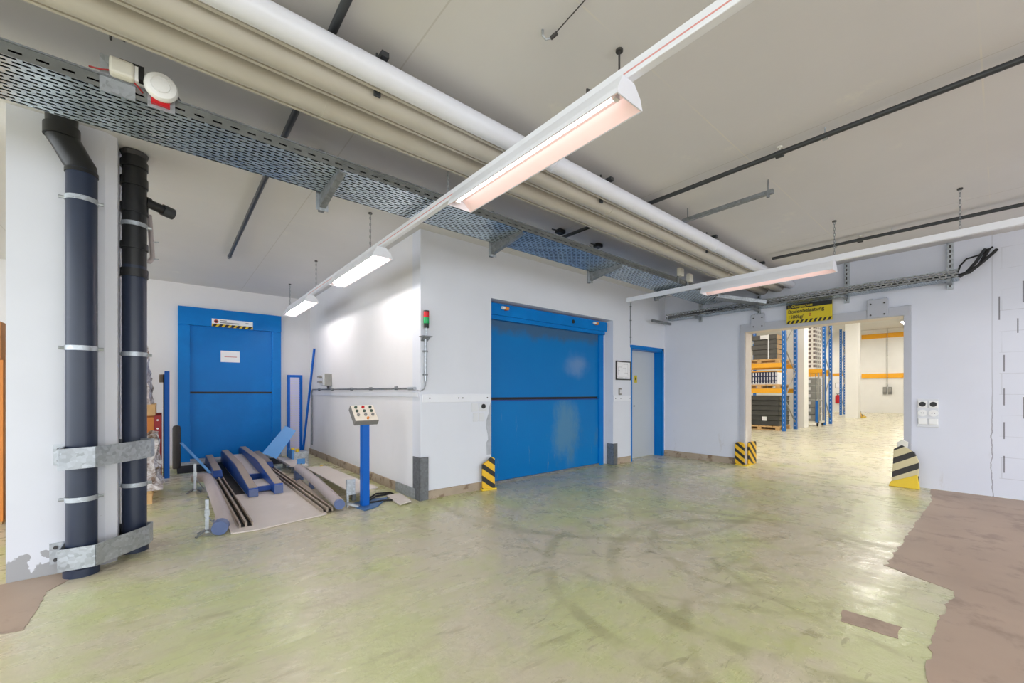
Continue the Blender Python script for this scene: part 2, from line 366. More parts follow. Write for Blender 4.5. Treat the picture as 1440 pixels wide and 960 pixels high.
def build(name, mb, mat, parent=None, label=None, cat=None, group=None, kind=None, smooth=False, bevel=0.0, origin=None):
    if parent is not None: base = WL[parent.name]
    elif origin is not None: base = Vector(origin)
    else:
        xs = [v.x for v in mb.v]; ys = [v.y for v in mb.v]; zs = [v.z for v in mb.v]
        base = Vector(((min(xs)+max(xs))/2, (min(ys)+max(ys))/2, min(zs)))
    me = bpy.data.meshes.new(name)
    me.from_pydata([v-base for v in mb.v], [], mb.f)
    for m in (mat if isinstance(mat, (list, tuple)) else [mat]): me.materials.append(m if not isinstance(m, str) else M[m])
    for p, i in zip(me.polygons, mb.mi): p.material_index = i
    bm = bmesh.new(); bm.from_mesh(me); bmesh.ops.recalc_face_normals(bm, faces=bm.faces); bm.to_mesh(me); bm.free()
    if smooth:
        for p in me.polygons: p.use_smooth = True
        try: me.set_sharp_from_angle(angle=math.radians(40))
        except Exception: pass
    o = bpy.data.objects.new(name, me); COL.objects.link(o)
    if parent is not None: o.parent = parent
    else: o.location = base
    WL[o.name] = base
    if bevel:
        b = o.modifiers.new('bevel', 'BEVEL'); b.width = bevel; b.segments = 2; b.limit_method = 'ANGLE'
    return tag(o, label, cat, group, kind)
def struct(name, mb, mat, **kw): return build(name, mb, mat, kind='structure', origin=(0, 0, 0), **kw)
def dup(root, loc, label=None, rz=0.0):
    r = root.copy(); COL.objects.link(r); r.location = loc; r.rotation_euler = (0, 0, rz); WL[r.name] = Vector(loc)
    if label: r['label'] = label
    def rec(a, b):
        for ch in list(a.children):
            c = ch.copy(); COL.objects.link(c); c.parent = b; rec(ch, c)
    rec(root, r); return r
def box(*a): return MB().box(*a)
def text(name, s, size, o, ux, uy, mat, parent, depth=.001, font_scale=(1, 1), bold=0.0):
    cu = bpy.data.curves.new(name+'_curve', 'FONT'); cu.body = s; cu.size = size; cu.extrude = depth; cu.offset = bold
    ob = bpy.data.objects.new(name+'_tmp', cu); COL.objects.link(ob)
    dg = bpy.context.evaluated_depsgraph_get(); dg.update()
    me = bpy.data.meshes.new_from_object(ob.evaluated_get(dg))
    bpy.data.objects.remove(ob); bpy.data.curves.remove(cu)
    ux, uy, o = Vector(ux).normalized(), Vector(uy).normalized(), Vector(o); un = ux.cross(uy)
    b = WL[parent.name]
    for v in me.vertices: v.co = o+ux*v.co.x*font_scale[0]+uy*v.co.y*font_scale[1]+un*v.co.z-b
    me.materials.clear(); me.materials.append(M[mat]); me.name = name
    t = bpy.data.objects.new(name, me); COL.objects.link(t); t.parent = parent; WL[t.name] = b
    return t

# ------------------------------------------------------------------ the room shell
CE = 3.15; LX = 2.25; LY = 4.33; RX = 7.62; FY = 9.15
OY0, OY1, OZ = .85, 2.84, 2.30            # gateway in the right wall
HX = 34.0; HC = 5.2                        # the hall beyond
struct('floor', box(-9, 36, -9, 16, -.12, 0), 'floor')
struct('ceiling', box(-3.4, RX+.25, -3.4, FY+.2, CE, CE+.25), 'ceil')
struct('wall_back', box(-3.8, LX, FY, FY+.2, 0, CE), 'wallwarm')
DL, DR, DT = 3.275, 5.917, 2.50
PL, PR, PT = 6.447, 7.515, 2.08
w = MB()
w.box(LX, DL, LY, LY+.2, 0, CE).box(DL, DR, LY, LY+.2, DT, CE).box(DR, PL, LY, LY+.2, 0, CE).box(PL, PR, LY, LY+.2, PT, CE).box(PR, RX, LY, LY+.2, 0, CE)
struct('wall_lift_front', w, 'wall')
struct('wall_lift_side', box(LX, LX+.2, LY+.2, FY, 0, CE), 'wallwarm')
w = MB().box(RX, RX+.25, OY1, LY+.2, 0, CE).box(RX, RX+.25, -9, OY0, 0, CE).box(RX, RX+.25, OY0, OY1, OZ, CE)
struct('wall_right', w, 'wallright')
# white pillar on the left with a chamfered corner
plx, prx, py0 = PY(8, 700, 4.2).x, -.285, 4.2
struct('wall_pillar', MB().prism([(plx, py0, 0), (prx-.06, py0, 0), (prx, py0+.05, 0), (prx, py0+.42, 0), (plx, py0+.42, 0)], (0, 0, CE)), 'pillar')
# hall shell
struct('wall_hall_far', box(HX, HX+.2, -9, 18, 0, HC), 'hall')
struct('wall_hall_left', box(RX+.25, HX, 15.6, 15.8, 0, HC), 'hall')
struct('wall_hall_right', box(RX+.25, HX, -9, -8.8, 0, HC), 'hall')
struct('wall_hall_near', MB().box(RX+.25, RX+.3, LY+.2, 15.6, 0, HC).box(RX+.1, RX+.25, -9, 15.6, CE+.25, HC), 'hall')
struct('ceiling_hall', box(RX+.1, HX, -9, 15.8, HC, HC+.2), 'ceil')
# skirtings
struct('baseboard_lift_front', MB().box(LX-.004, DL-.02, LY-.012, LY, 0, .10).box(DR+.0, PL-.01, LY-.012, LY, 0, .11).box(PR+.01, RX, LY-.012, LY, 0, .11), 'skirt')
struct('baseboard_lift_side', box(LX-.014, LX, LY, FY, 0, .115), 'skirt')
struct('baseboard_right', box(RX-.014, RX, OY1+.12, LY-.012, 0, .11), 'skirt')
# bare brown screed where the coating is gone
def patch(name, pts, jit=.012, n=7):
    out = []
    for i, p in enumerate(pts):
        a, b = Vector(p), Vector(pts[(i+1) % len(pts)]); L = (b-a).length
        k = max(2, min(60, int(L/.045)))
        for j in range(k):
            q = a+(b-a)*j/k
            out.append((q.x+random.uniform(-jit, jit), q.y+random.uniform(-jit, jit), 0.0005))
    return struct(name, MB().prism(out, (0, 0, .0015)), 'brown')
pb = [G(1282, 690), G(1310, 705), G(1245, 795), G(1343, 832), G(1322, 870), G(1310, 905), G(1303, 945)]
pb[0] = Vector((RX-.02, .60, 0))
patch('floor_patch_right', pb+[Vector((2.3, .19, 0)), Vector((1.0, .1, 0)), Vector((-2, -.4, 0)), Vector((-2, -7, 0)), Vector((RX-.02, -7, 0))])
patch('floor_patch_small', [G(1184, 857), G(1267, 881), G(1261, 898), G(1182, 873)], .006)
patch('floor_patch_left', [Vector((-3, py0-.01, 0)), Vector((prx-.12, py0-.01, 0)), G(66, 832), G(33, 886), Vector((-.75, 3.36, 0)), Vector((-3, 3.3, 0))], .006)
struct('floor_pit', box(.12, 1.72, 8.15, 9.0, .0005, .004), 'pit')  # flat black sheet on the floor; the gap's shade is only its colour

# gateway frame
fr = thing('gateway_frame', 'grey steel frame around the open gateway in the right wall', 'door frame', (RX, (OY0+OY1)/2, 0))
build('jamb', box(RX-.03, RX, OY1, OY1+.075, 0, OZ+.12), 'framework', fr, bevel=.004)
build('jamb', box(RX-.03, RX, OY0-.075, OY0, 0, OZ+.12), 'framework', fr, bevel=.004)
build('header', box(RX-.04, RX, OY0-.06, OY1+.06, OZ-.01, OZ+.115), 'framework', fr, bevel=.004)
build('lining', MB().box(RX, RX+.24, OY1-.012, OY1, 0, OZ).box(RX, RX+.24, OY0, OY1, OZ-.014, OZ), 'steelplate', fr)
for i, (ya, yb, za, zb) in enumerate(((2.52, 2.73, 2.325, 2.56), (1.00, 1.225, 2.30, 2.55))):
    r = thing('bracket_plate', ['grey bolted hanger plate at the left end of the gateway header', 'grey bolted hanger plate at the right end of the gateway header'][i], 'bracket', (RX-.05, (ya+yb)/2, za), 'hanger plates on the gateway header')
    build('plate', box(RX-.052, RX-.041, ya, yb, za, zb), 'framework', r, bevel=.004)
    build('channel', box(RX-.041, RX, ya+.02, ya+.05, OZ+.116, zb+.02), 'framework', r); build('channel', box(RX-.041, RX, yb-.05, yb-.02, OZ+.116, zb+.02), 'framework', r)
    for yy in (ya+.04, yb-.04):
        for zz in (za+.035, zb-.06): build('bolt', MB().cyl((RX-.062, yy, zz), (RX-.05, yy, zz), .011, 8), 'screwdark', r)

# floor load sign above the gateway
s0 = PX(1110, 458, RX-.06)
SY1, SY0 = 2.20, 1.615; SZ0, SZ1 = 2.335, 2.635; SX = RX-.075
sg = thing('floor_load_sign', 'yellow and black floor load sign with hazard stripes above the gateway', 'sign', (SX, (SY0+SY1)/2, SZ0))
build('board', box(SX, SX+.015, SY0, SY1, SZ0, SZ1), 'signyellow', sg)
build('black_band', box(SX-.0015, SX, SY0, SY1, SZ1-.068, SZ1), 'black', sg)
hz = MB()
nst = 10; wv = (SY1-SY0)/nst
for i in range(nst):
    a = SY1-i*wv
    hz.prism([(SX-.0015, a, SZ0), (SX-.0015, a-wv*.5, SZ0), (SX-.0015, max(SY0, a-wv*.95), SZ0+.05), (SX-.0015, a-wv*.42, SZ0+.05)], (.0015, 0, 0))
build('hazard_stripe', hz, 'black', sg)
text('lettering', '1. Obergeschoss', .056, (SX-.002, SY1-.02, SZ1-.052), (0, -1, 0), (0, 0, 1), 'signyellow', sg, .0006, (.86, 1), .0008)
text('lettering', 'Bodenbelastung', .075, (SX-.002, SY1-.02, SZ1-.137), (0, -1, 0), (0, 0, 1), 'black', sg, .0006, (.98, 1), .0012)
text('lettering', '1500kg/', .075, (SX-.002, SY1-.02, SZ1-.222), (0, -1, 0), (0, 0, 1), 'black', sg, .0006, (.86, 1), .0012)
text('lettering', '2', .062, (SX-.002, SY1-.295, SZ1-.205), (0, -1, 0), (0, 0, 1), 'rackred', sg, .0006, (1, 1), .0006)

# hazard bumpers
def rounded(y0, y1, z0, z1, r, x):   # outline in the plane X = x
    pts = [(x, y0, z0), (x, y1, z0)]
    for k in range(7):
        a = math.pi/2*k/6; pts.append((x, y1-r+r*math.cos(a), z1-r+r*math.sin(a)))
    for k in range(7):
        a = math.pi/2+math.pi/2*k/6; pts.append((x, y0+r+r*math.cos(a), z1-r+r*math.sin(a)))
    return pts
M['hzL'] = hazard('hazard_paint_facing_room', (0, .62, -.78), .10); M['hzLr'] = hazard('hazard_paint_reveal', (.62, 0, .78), .115, off=.3)
bp = thing('corner_bumper', 'yellow and black striped corner bumper at the left foot of the gateway', 'bumper', (RX-.05, OY1, 0))
build('front_plate', MB().prism(rounded(OY1-.01, OY1+.145, 0.005, .40, .06, RX-.062), (.03, 0, 0)), 'hzL', bp, bevel=.006)
build('side_plate', MB().prism([(p[1]-OY1+RX-.06+.13-.13*0, OY1-.052, p[2]) for p in rounded(OY1-.02, OY1+.29, 0.005, .40, .05, 0)], (0, .032, 0)), 'hzLr', bp, bevel=.006)
build('foot', MB().prism([(RX-.085, OY1+.13, 0), (RX-.085, OY1-.06, 0), (RX+.2, OY1-.06, 0), (RX+.2, OY1-.014, 0), (RX-.034, OY1-.014, 0), (RX-.034, OY1+.13, 0)], (0, 0, .02)), 'yellow', bp)
M['hzR'] = hazard('worn_hazard_paint', (0, .5, .86), .150, (200, 188, 150), (36, 32, 30), .55)
bp = thing('corner_bumper', 'worn grey and black striped bumper with yellow foot right of the gateway', 'bumper', (RX-.2, OY0, 0))
bx = RX-.19
build('front_plate', MB().prism([(bx, OY0-.16, .05), (bx, OY0+.10, .05), (bx+.01, OY0+.08, .50), (bx+.01, OY0-.0, .56), (bx+.01, OY0-.12, .47), (bx+.01, OY0-.16, .36)], (.05, 0, 0)), 'hzR', bp, bevel=.008)
build('broken_top', MB().prism([(bx+.02, OY0+.045, .50), (bx+.02, OY0-.05, .50), (bx+.02, OY0-.06, .60), (bx+.02, OY0+.0, .63), (bx+.02, OY0+.05, .59)], (.03, 0, 0)), 'cream', bp, bevel=.006)
build('foot', MB().prism([(bx-.015, OY0-.17, 0), (bx-.015, OY0+.13, 0), (bx-.005, OY0+.105, .07), (bx-.005, OY0-.03, .13), (bx-.005, OY0-.15, .19)], (.075, 0, 0)), 'yellow', bp, bevel=.008)
M['hzD'] = hazard('hazard_paint_lift', (.6, 0, .8), .125, off=.2)
b0 = thing('corner_bumper', 'yellow and black striped bumper standing left of the large blue lift door', 'bumper', (3.17, 4.25, 0))
build('front_plate', MB().prism([(3.075, 4.25, .02), (3.245, 4.21, .02), (3.245, 4.21, .40), (3.20, 4.22, .425), (3.14, 4.235, .37), (3.075, 4.25, .33)], (.02, .045, 0)), 'hzD', b0, bevel=.006)
build('foot', MB().prism([(3.06, 4.235, 0), (3.26, 4.19, 0), (3.29, 4.24, 0), (3.08, 4.31, 0)], (0, 0, .025)), 'yellow', b0, bevel=.004)

# sockets on the right wall
so = thing('socket_panel', 'white socket cluster with two round black outlets on the right wall', 'socket', (RX-.02, .61, .80))
build('back_plate', box(RX-.012, RX, .52, .72, .80, 1.17), 'offwhite', so, bevel=.004)
for i, yy in enumerate((.67, .57)):
    b = build('outlet', box(RX-.03, RX-.011, yy-.042, yy+.042, 1.055, 1.145), 'plastic', so, bevel=.005)
    build('black_insert', MB().cyl((RX-.036, yy, 1.10), (RX-.029, yy, 1.10), .032, 20), 'black', b, label='round black outlet')
    b = build('outlet', MB().cyl((RX-.028, yy, .985), (RX-.011, yy, .985), .044, 20), 'plastic', so)
    build('pin_hole', MB().cyl((RX-.031, yy-.012, .985), (RX-.027, yy-.012, .985), .006, 8).cyl((RX-.031, yy+.012, .985), (RX-.027, yy+.012, .985), .006, 8), 'black', b)
    build('cover', box(RX-.028, RX-.011, yy-.043, yy+.043, .835, .915), 'plastic', so, bevel=.008)

# ------------------------------------------------------------------ large lift door
ld = thing('lift_door', 'large blue two panel lift door with worn lower panel', 'lift door', ((DL+DR)/2, LY+.17, 0))
o = build('upper_panel', box(DL+.0, DR-.19, LY+.165, LY+.195, 1.185, 2.30), 'bluedust', ld)
for ob_, dz, dx in ((o, 1.19, 4.55),):
    me = ob_.data
    off = Vector((dx, 0, dz))-WL[ld.name]; off.y = 0
    for v in me.vertices: v.co -= off
    ob_.location = off
o = build('lower_panel', box(DL+.0, DR-.19, LY+.165, LY+.195, .03, 1.145), 'blueworn', ld)
me = o.data; off = Vector((4.35, 0, 0))-WL[ld.name]; off.y = 0
for v in me.vertices: v.co -= off
o.location = off
build('gap', box(DL+.0, DR-.19, LY+.185, LY+.2, 1.14, 1.19), 'black', ld)
build('panel_lip', box(DL+.0, DR-.19, LY+.155, LY+.19, 1.135, 1.15), 'bluemid', ld)
build('header', MB().box(DL, DR-.05, LY+.085, LY+.2, 2.31, DT-.03).box(DL, DR-.09, LY+.10, LY+.2, 2.25, 2.31), 'blue', ld, bevel=.004)
build('jamb', box(DR-.20, DR-.09, LY+.13, LY+.2, 0, 2.25), 'blue', ld, bevel=.004)
build('jamb', box(DL, DL+.06, LY+.14, LY+.2, 0, 2.25), 'blue', ld, bevel=.004)
build('sill', box(DL, DR-.09, LY+.14, LY+.2, 0, .03), 'galvdark', ld)
struct('wall_lift_reveal', MB().box(DL-.1, DR, LY+.2, LY+.24, 0, DT+.05).box(DR-.09, DR, LY+.175, LY+.2, 0, DT), 'wall')
for i, px in enumerate(((712, 433.5), (839, 454.5))):
    p = PY(px[0], px[1], LY+.06)
    lp = thing('signal_lamp', ['small white and red signal lamp at the left of the lift header', 'small white and red signal lamp at the right of the lift header'][i], 'lamp', p, 'signal lamps on the lift header')
    build('base', MB().cyl(p+Vector((0, .025, 0)), p+Vector((0, -.0, 0)), .03, 14), 'rackred', lp, smooth=True)
    build('lens', MB().cyl(p+Vector((-.03, 0, .0)), p+Vector((-.075, 0, .0)), .022, 14), 'plastic', lp, smooth=True)
    build('body', MB().cyl(p+Vector((.035, 0, 0)), p+Vector((-.03, 0, 0)), .024, 14), 'orange', lp, smooth=True)
build('peephole', MB().cyl((PY(806, 452, LY+.085)), PY(806, 452, LY+.085)+Vector((0, -.008, 0)), .03, 14), 'black', ld)

dmg = [(3.262, 1.12), (3.268, .44), (3.20, .44), (3.195, .60), (3.225, .64), (3.215, .72), (3.19, .80), (3.20, .90), (3.235, .99), (3.24, 1.06)]
struct('wall_damage', MB().prism([(x, LY-.004, z) for x, z in dmg], (0, .003, 0)), 'plasterraw')
# crash rails, guards on the lift block
def crash_rail(label, b, screws):
    r = thing('crash_rail', label, 'wall guard', ((b[0]+b[1])/2, (b[2]+b[3])/2, b[4]), 'white wall guard rails on the lift block')
    build('rail', box(*b), 'white', r, bevel=.004)
    for s_ in screws: build('screw', MB().cyl(s_[0], s_[1], .009, 8), 'screwdark', r)
def ysc(xs, z=1.185): return [((x, LY-.02, z), (x, LY-.013, z)) for x in xs]
crash_rail('white metal wall guard rail between the block corner and the lift door', (LX+.02, DL-.02, LY-.015, LY, 1.135, 1.235), ysc((2.36, 2.76, 2.82, 3.2)))
crash_rail('short white wall guard rail between lift door and grey door', (DR+.005, PL-.02, LY-.015, LY, 1.10, 1.20), ysc((5.97, 6.12, 6.4), 1.15))
r = build('crash_rail', box(LX-.02, LX, LY+.05, 8.95, 1.20, 1.255), 'offwhite', None, 'long pale wall guard rail under the conduit on the side wall', 'wall guard', 'white wall guard rails on the lift block', bevel=.004)
def lguard(label, c, dx, dy, h, t, ax):
    r = thing('corner_guard', label, 'corner guard', (c[0], c[1], 0), 'steel corner guards')
    build('guard_plate', box(*ax[0]), 'guarddull', r); build('guard_plate', box(*ax[1]), 'guarddull' if 'tall' in label else 'galvdark', r)
lguard('tall dull steel corner guard at the foot of the lift block corner', (LX, LY), 0, 0, 0, 0,
       ((LX-.02, LX+.09, LY-.022, LY-.013, 0, .50), (LX-.024, LX-.015, LY-.022, LY+.15, 0, .50)))
lguard('short dented steel corner guard right of the large lift door', (DR, LY), 0, 0, 0, 0,
       ((DR-.012, DR+.10, LY-.022, LY-.013, 0, .37), (DR-.016, DR-.006, LY-.022, LY+.12, 0, .37)))
b = thing('call_button', 'white call button panel with black push button left of the lift door', 'button', (3.1, LY-.01, .86))
build('back_plate', MB().box(2.96, 3.06, LY-.008, LY, 1.01, 1.115).box(3.075, 3.2, LY-.008, LY, 1.01, 1.115).box(2.98, 3.06, LY-.008, LY, .88, .99).box(3.075, 3.16, LY-.008, LY, .88, .99), 'offwhite', b, bevel=.003)
build('push_button', MB().cyl((3.14, LY-.022, 1.075), (3.14, LY-.007, 1.075), .03, 18), 'black', b, label='round black push button')
b = thing('light_switch', 'narrow grey light switch on the wall left of the grey door', 'switch', (6.10, LY-.01, 1.19))
build('case', box(6.07, 6.14, LY-.022, LY, 1.21, 1.33), 'conblk', b, bevel=.006); build('rocker', box(6.085, 6.125, LY-.028, LY-.021, 1.235, 1.305), 'offwhite', b)
# evacuation plan
pl = thing('framed_plan', 'framed plan on white paper beside the grey door', 'framed plan', (6.21, LY-.01, 1.47))
build('frame', MB().box(5.99, 6.43, LY-.022, LY, 1.475, 1.495).box(5.99, 6.43, LY-.022, LY, 1.79, 1.81).box(5.99, 6.01, LY-.022, LY, 1.475, 1.81).box(6.41, 6.43, LY-.022, LY, 1.475, 1.81), 'screwdark', pl)
build('sheet', box(6.01, 6.41, LY-.010, LY-.002, 1.495, 1.79), 'paper', pl)
ln = MB()
for (a, b_, c, d) in ((6.06, 6.16, 1.70, 1.704), (6.16, 6.165, 1.62, 1.76), (6.2, 6.34, 1.755, 1.759), (6.34, 6.344, 1.56, 1.757), (6.24, 6.34, 1.60, 1.604), (6.06, 6.10, 1.64, 1.644), (6.05, 6.054, 1.56, 1.70), (6.2, 6.28, 1.68, 1.684), (6.03, 6.39, 1.53, 1.532), (6.05, 6.2, 1.513, 1.518), (6.26, 6.36, 1.513, 1.518), (6.28, 6.284, 1.62, 1.70)):
    ln.box(a, b_, LY-.0112, LY-.0098, c, d)
build('drawing', ln, 'paperline', pl)

# grey personnel door
pd = thing('personnel_door', 'grey flush door in a deep blue steel frame near the inner corner', 'door', ((PL+PR)/2, LY+.16, 0))
build('leaf', box(PL+.03, PR-.0, LY+.165, LY+.2, .012, PT-.03), 'doorgrey', pd)
build('frame', MB().box(PL, PL+.03, LY-.012, LY+.2, 0, PT).box(PR-.012, PR, LY-.006, LY+.165, 0, PT).box(PR-.012, PR+.05, LY-.014, LY, 0, PT+.04).box(PL-.02, PR+.05, LY-.014, LY, PT-.012, PT+.04).box(PL, PR, LY, LY+.2, PT-.03, PT), 'blue', pd)
build('sticker', box(6.80, 6.90, LY+.1635, LY+.165, 1.44, 1.58), 'signyellow', pd, label='small yellow warning sticker')
build('sticker_mark', MB().box(6.835, 6.865, LY+.1625, LY+.1635, 1.49, 1.54), 'black', pd)
build('lock', MB().cyl((6.79, LY+.145, 1.0), (6.79, LY+.165, 1.0), .012, 10), 'screwdark', pd)
cdt = thing('wall_conduit', 'thin vertical grey conduit above the grey door', 'conduit', (6.43, LY-.012, PT+.05))
build('pipe', MB().tube([(6.43, LY-.014, PT+.06), (6.43, LY-.014, 2.86), (6.43, LY-.03, 2.92), (6.43, LY-.1, 2.95)], .009, 8), 'galvdark', cdt, smooth=True)
for z in (2.25, 2.55, 2.8): build('clip', box(6.415, 6.445, LY-.026, LY, z, z+.014), 'galvdark', cdt)
sp_ = thing('spot_bracket', 'small black bracket lamp high on the lift wall under the tray', 'lamp', (5.95, LY-.02, 2.75))
p = PY(905, 403, LY-.1)
WL[sp_.name] = Vector(sp_.location)
build('bracket', MB().bar((p.x, LY, p.z+.02), (p.x, LY-.16, p.z+.05), .03, .03), 'black', sp_)
build('head', MB().cyl((p.x-.07, LY-.12, p.z+.09), (p.x+.09, LY-.18, p.z+.05), .035, 12), 'black', sp_)

# signal tower
tx, ty = 2.30, LY-.045
tw = thing('signal_tower', 'red and green signal tower light on the lift block corner', 'signal light', (tx, ty, 1.28))
build('black_base', MB().cyl((tx, ty, 2.0), (tx, ty, 2.05), .03, 18), 'black', tw)
build('green_lens', MB().cyl((tx, ty, 2.05), (tx, ty, 2.12), .032, 18), 'green', tw, smooth=True)
build('red_lens', MB().cyl((tx, ty, 2.12), (tx, ty, 2.185), .032, 18), 'red', tw, smooth=True)
build('cap', MB().cyl((tx, ty, 2.185), (tx, ty, 2.20), .032, 18), 'black', tw)
build('neck', MB().cyl((tx, ty, 1.90), (tx, ty, 2.0), .013, 12), 'galvlight', tw)
build('bracket', MB().box(tx-.07, tx+.055, ty-.05, LY, 1.895, 1.905).prism([(tx-.05, LY, 1.895), (tx-.05, ty-.03, 1.895), (tx-.05, LY, 1.85)], (.09, 0, 0)), 'galvdark', tw)
build('conduit', MB().cyl((tx, ty+.02, 1.38), (tx, ty+.02, 1.9), .014, 12), 'galvlight', tw, smooth=True)
build('cable', MB().tube([(tx, ty+.02, 1.38), (tx-.004, ty+.02, 1.33), (tx-.02, ty+.02, 1.29), (tx-.06, ty+.03, 1.27), (LX-.022, LY+.03, 1.275)], .007, 8), 'galvdark', tw, smooth=True)
for z in (1.45, 1.72): build('clip', box(tx-.024, tx+.024, ty+.006, LY, z, z+.02), 'galvdark', tw)

# conduit run and switch box on the side wall
cr = thing('conduit_run', 'long thin grey conduit along the side wall of the lift block', 'conduit', (LX-.02, 6.6, 1.3))
build('pipe', MB().tube([(LX-.022, LY+.12, 1.30), (LX-.022, 8.85, 1.315)], .012, 10), 'galvdark', cr, smooth=True)
build('end_fitting', MB().cyl((LX-.022, LY+.10, 1.30), (LX-.022, LY+.26, 1.30), .02, 12), 'galv', cr)
build('drop_pipe', MB().tube([(LX-.022, 8.85, 1.315), (LX-.022, 8.9, 1.29), (LX-.022, 8.9, .2)], .012, 10), 'galvdark', cr, smooth=True)
for y in (4.95, 5.8, 6.6, 7.6, 8.4): build('clip', box(LX-.038, LX, y-.012, y+.012, 1.285, 1.33), 'galvdark', cr)
sb = thing('switch_box', 'grey isolator box with two rotary switches on the side wall', 'switch box', (LX-.08, 7.78, 1.34))
build('case', box(LX-.12, LX, 7.67, 7.92, 1.37, 1.59), 'greybin', sb, bevel=.008)
build('lid', box(LX-.14, LX-.12, 7.68, 7.91, 1.38, 1.58), 'offwhite', sb, bevel=.006)
for z in (1.44, 1.53): build('rotary_knob', MB().cyl((LX-.19, 7.79, z), (LX-.139, 7.79, z), .026, 14).box(LX-.205, LX-.19, 7.745, 7.835, z-.011, z+.011), 'conblk', sb)
build('gland', MB().cyl((LX-.05, 7.72, 1.32), (LX-.05, 7.72, 1.375), .02, 10), 'screwdark', sb)

# ------------------------------------------------------------------ back blue door
bd = thing('goods_door', 'large blue two part goods door in the back wall', 'lift door', (.93, FY-.03, 0))
X0, X1, ZT = .141, 1.712, 2.745
build('header', box(X0, X1, FY-.09, FY, 2.43, ZT), 'blue', bd, bevel=.004)
build('jamb', box(X0, X0+.165, FY-.07, FY, .05, 2.43), 'blue', bd, bevel=.004)
build('jamb', box(X1-.155, X1, FY-.07, FY, .05, 2.43), 'blue', bd, bevel=.004)
build('upper_panel', box(X0+.165, X1-.155, FY-.035, FY, 1.27, 2.43), 'blue', bd)
build('lower_panel', box(X0+.165, X1-.155, FY-.035, FY, .09, 1.235), 'blue', bd)
build('gap', box(X0+.165, X1-.155, FY-.02, FY, 1.235, 1.27), 'black', bd)
build('sill', box(X0, X1, FY-.16, FY, 0, .05), 'galvlight', bd)
# warning label on the header
wl = thing('warning_label', 'white warning label with hazard stripes on the header of the back door', 'sign', (.92, FY-.092, 2.45))
a, b_ = PY(297, 449, FY-.095), PY(355, 463, FY-.095)
build('panel', box(.61, 1.235, FY-.0945, FY-.09, 2.435, 2.575), 'paper', wl)
hzb = MB()
for i in range(7):
    xx = .61+i*.089
    hzb.prism([(xx, FY-.0945, 2.435), (min(1.235, xx+.05), FY-.0945, 2.435), (min(1.235, xx+.085), FY-.0945, 2.485), (min(1.235, xx+.035), FY-.0945, 2.485)], (0, -.0015, 0))
build('yellow_strip', box(.61, 1.235, FY-.0955, FY-.0945, 2.435, 2.485), 'yellow', wl)
build('hazard_stripe', hzb, 'black', wl)
build('warning_disc', MB().cyl((.675, FY-.0945, 2.53), (.675, FY-.097, 2.53), .033, 20), 'redink', wl, label='small red warning disc'); build('disc_center', MB().cyl((.675, FY-.097, 2.53), (.675, FY-.098, 2.53), .017, 12), 'black', wl)
build('printing', MB().box(.73, .83, FY-.0955, FY-.0945, 2.545, 2.558).box(.73, 1.02, FY-.0955, FY-.0945, 2.505, 2.525).box(1.12, 1.17, FY-.0955, FY-.0945, 2.53, 2.545), 'paperline', wl)
nt = thing('paper_notice', 'white paper notice taped to the upper panel of the back door', 'notice', (.89, FY-.037, 1.80))
build('sheet', box(.745, 1.035, FY-.038, FY-.035, 1.81, 2.015), 'paper', nt)
build('printing', box(.80, .99, FY-.0388, FY-.038, 1.90, 1.915), 'pinkink', nt)

# ------------------------------------------------------------------ ceiling pipes
def bigpipe(name, label, y, z, r, mat, joints):
    t = thing(name, label, 'pipe', (2, y, z-r), 'large jacketed pipes under the ceiling')
    build('jacket', MB().cyl((-3.3, y, z), (RX-.001, y, z), r, 28), mat, t, smooth=True)
    for x in joints: build('joint_band', MB().cyl((x, y, z), (x+.035, y, z), r+.004, 28), mat, t, smooth=True)
    build('seam', MB().box(-3.3, RX-.05, y+r*.78-.006, y+r*.78+.012, z-r*.78-.004, z-r*.78+.006), 'insul', t)
bigpipe('ceiling_pipe', 'white jacketed ceiling pipe nearest the lamp row, first of three', 2.165, 2.975, .064, 'insulwhite', (-1.3, 2.2, 4.9))
bigpipe('ceiling_pipe', 'beige jacketed ceiling pipe in the middle of the three', 2.335, 2.965, .080, 'insul', (-.4, 3.1, 5.6))
bigpipe('ceiling_pipe', 'beige jacketed ceiling pipe closest to the cable tray, last of three', 2.565, 2.965, .083, 'insul', (.7, 3.7, 6.1))
pz = [.9, 2.9, 4.9, 6.4]
for i, x in enumerate(pz):
    h = thing('pipe_hanger', ['dark steel cross channel carrying the pipes above the near lamp', 'dark steel cross channel carrying the pipes behind the near lamp', 'dark steel cross channel carrying the pipes before the lift door', 'dark steel cross channel carrying the pipes near the right wall'][i], 'hanger', (x, 2.37, 3.045), 'cross channels carrying the ceiling pipes')
    build('channel', box(x-.02, x+.02, 2.13, 2.63, 3.055, 3.085), 'darkpipe', h)
    for yy in (2.25, 2.45): build('rod', MB().cyl((x, yy, 3.085), (x, yy, CE), .006, 8), 'darkpipe', h)
    build('clip', box(x-.018, x+.018, 2.238, 2.252, 2.905, 3.055), 'darkpipe', h)

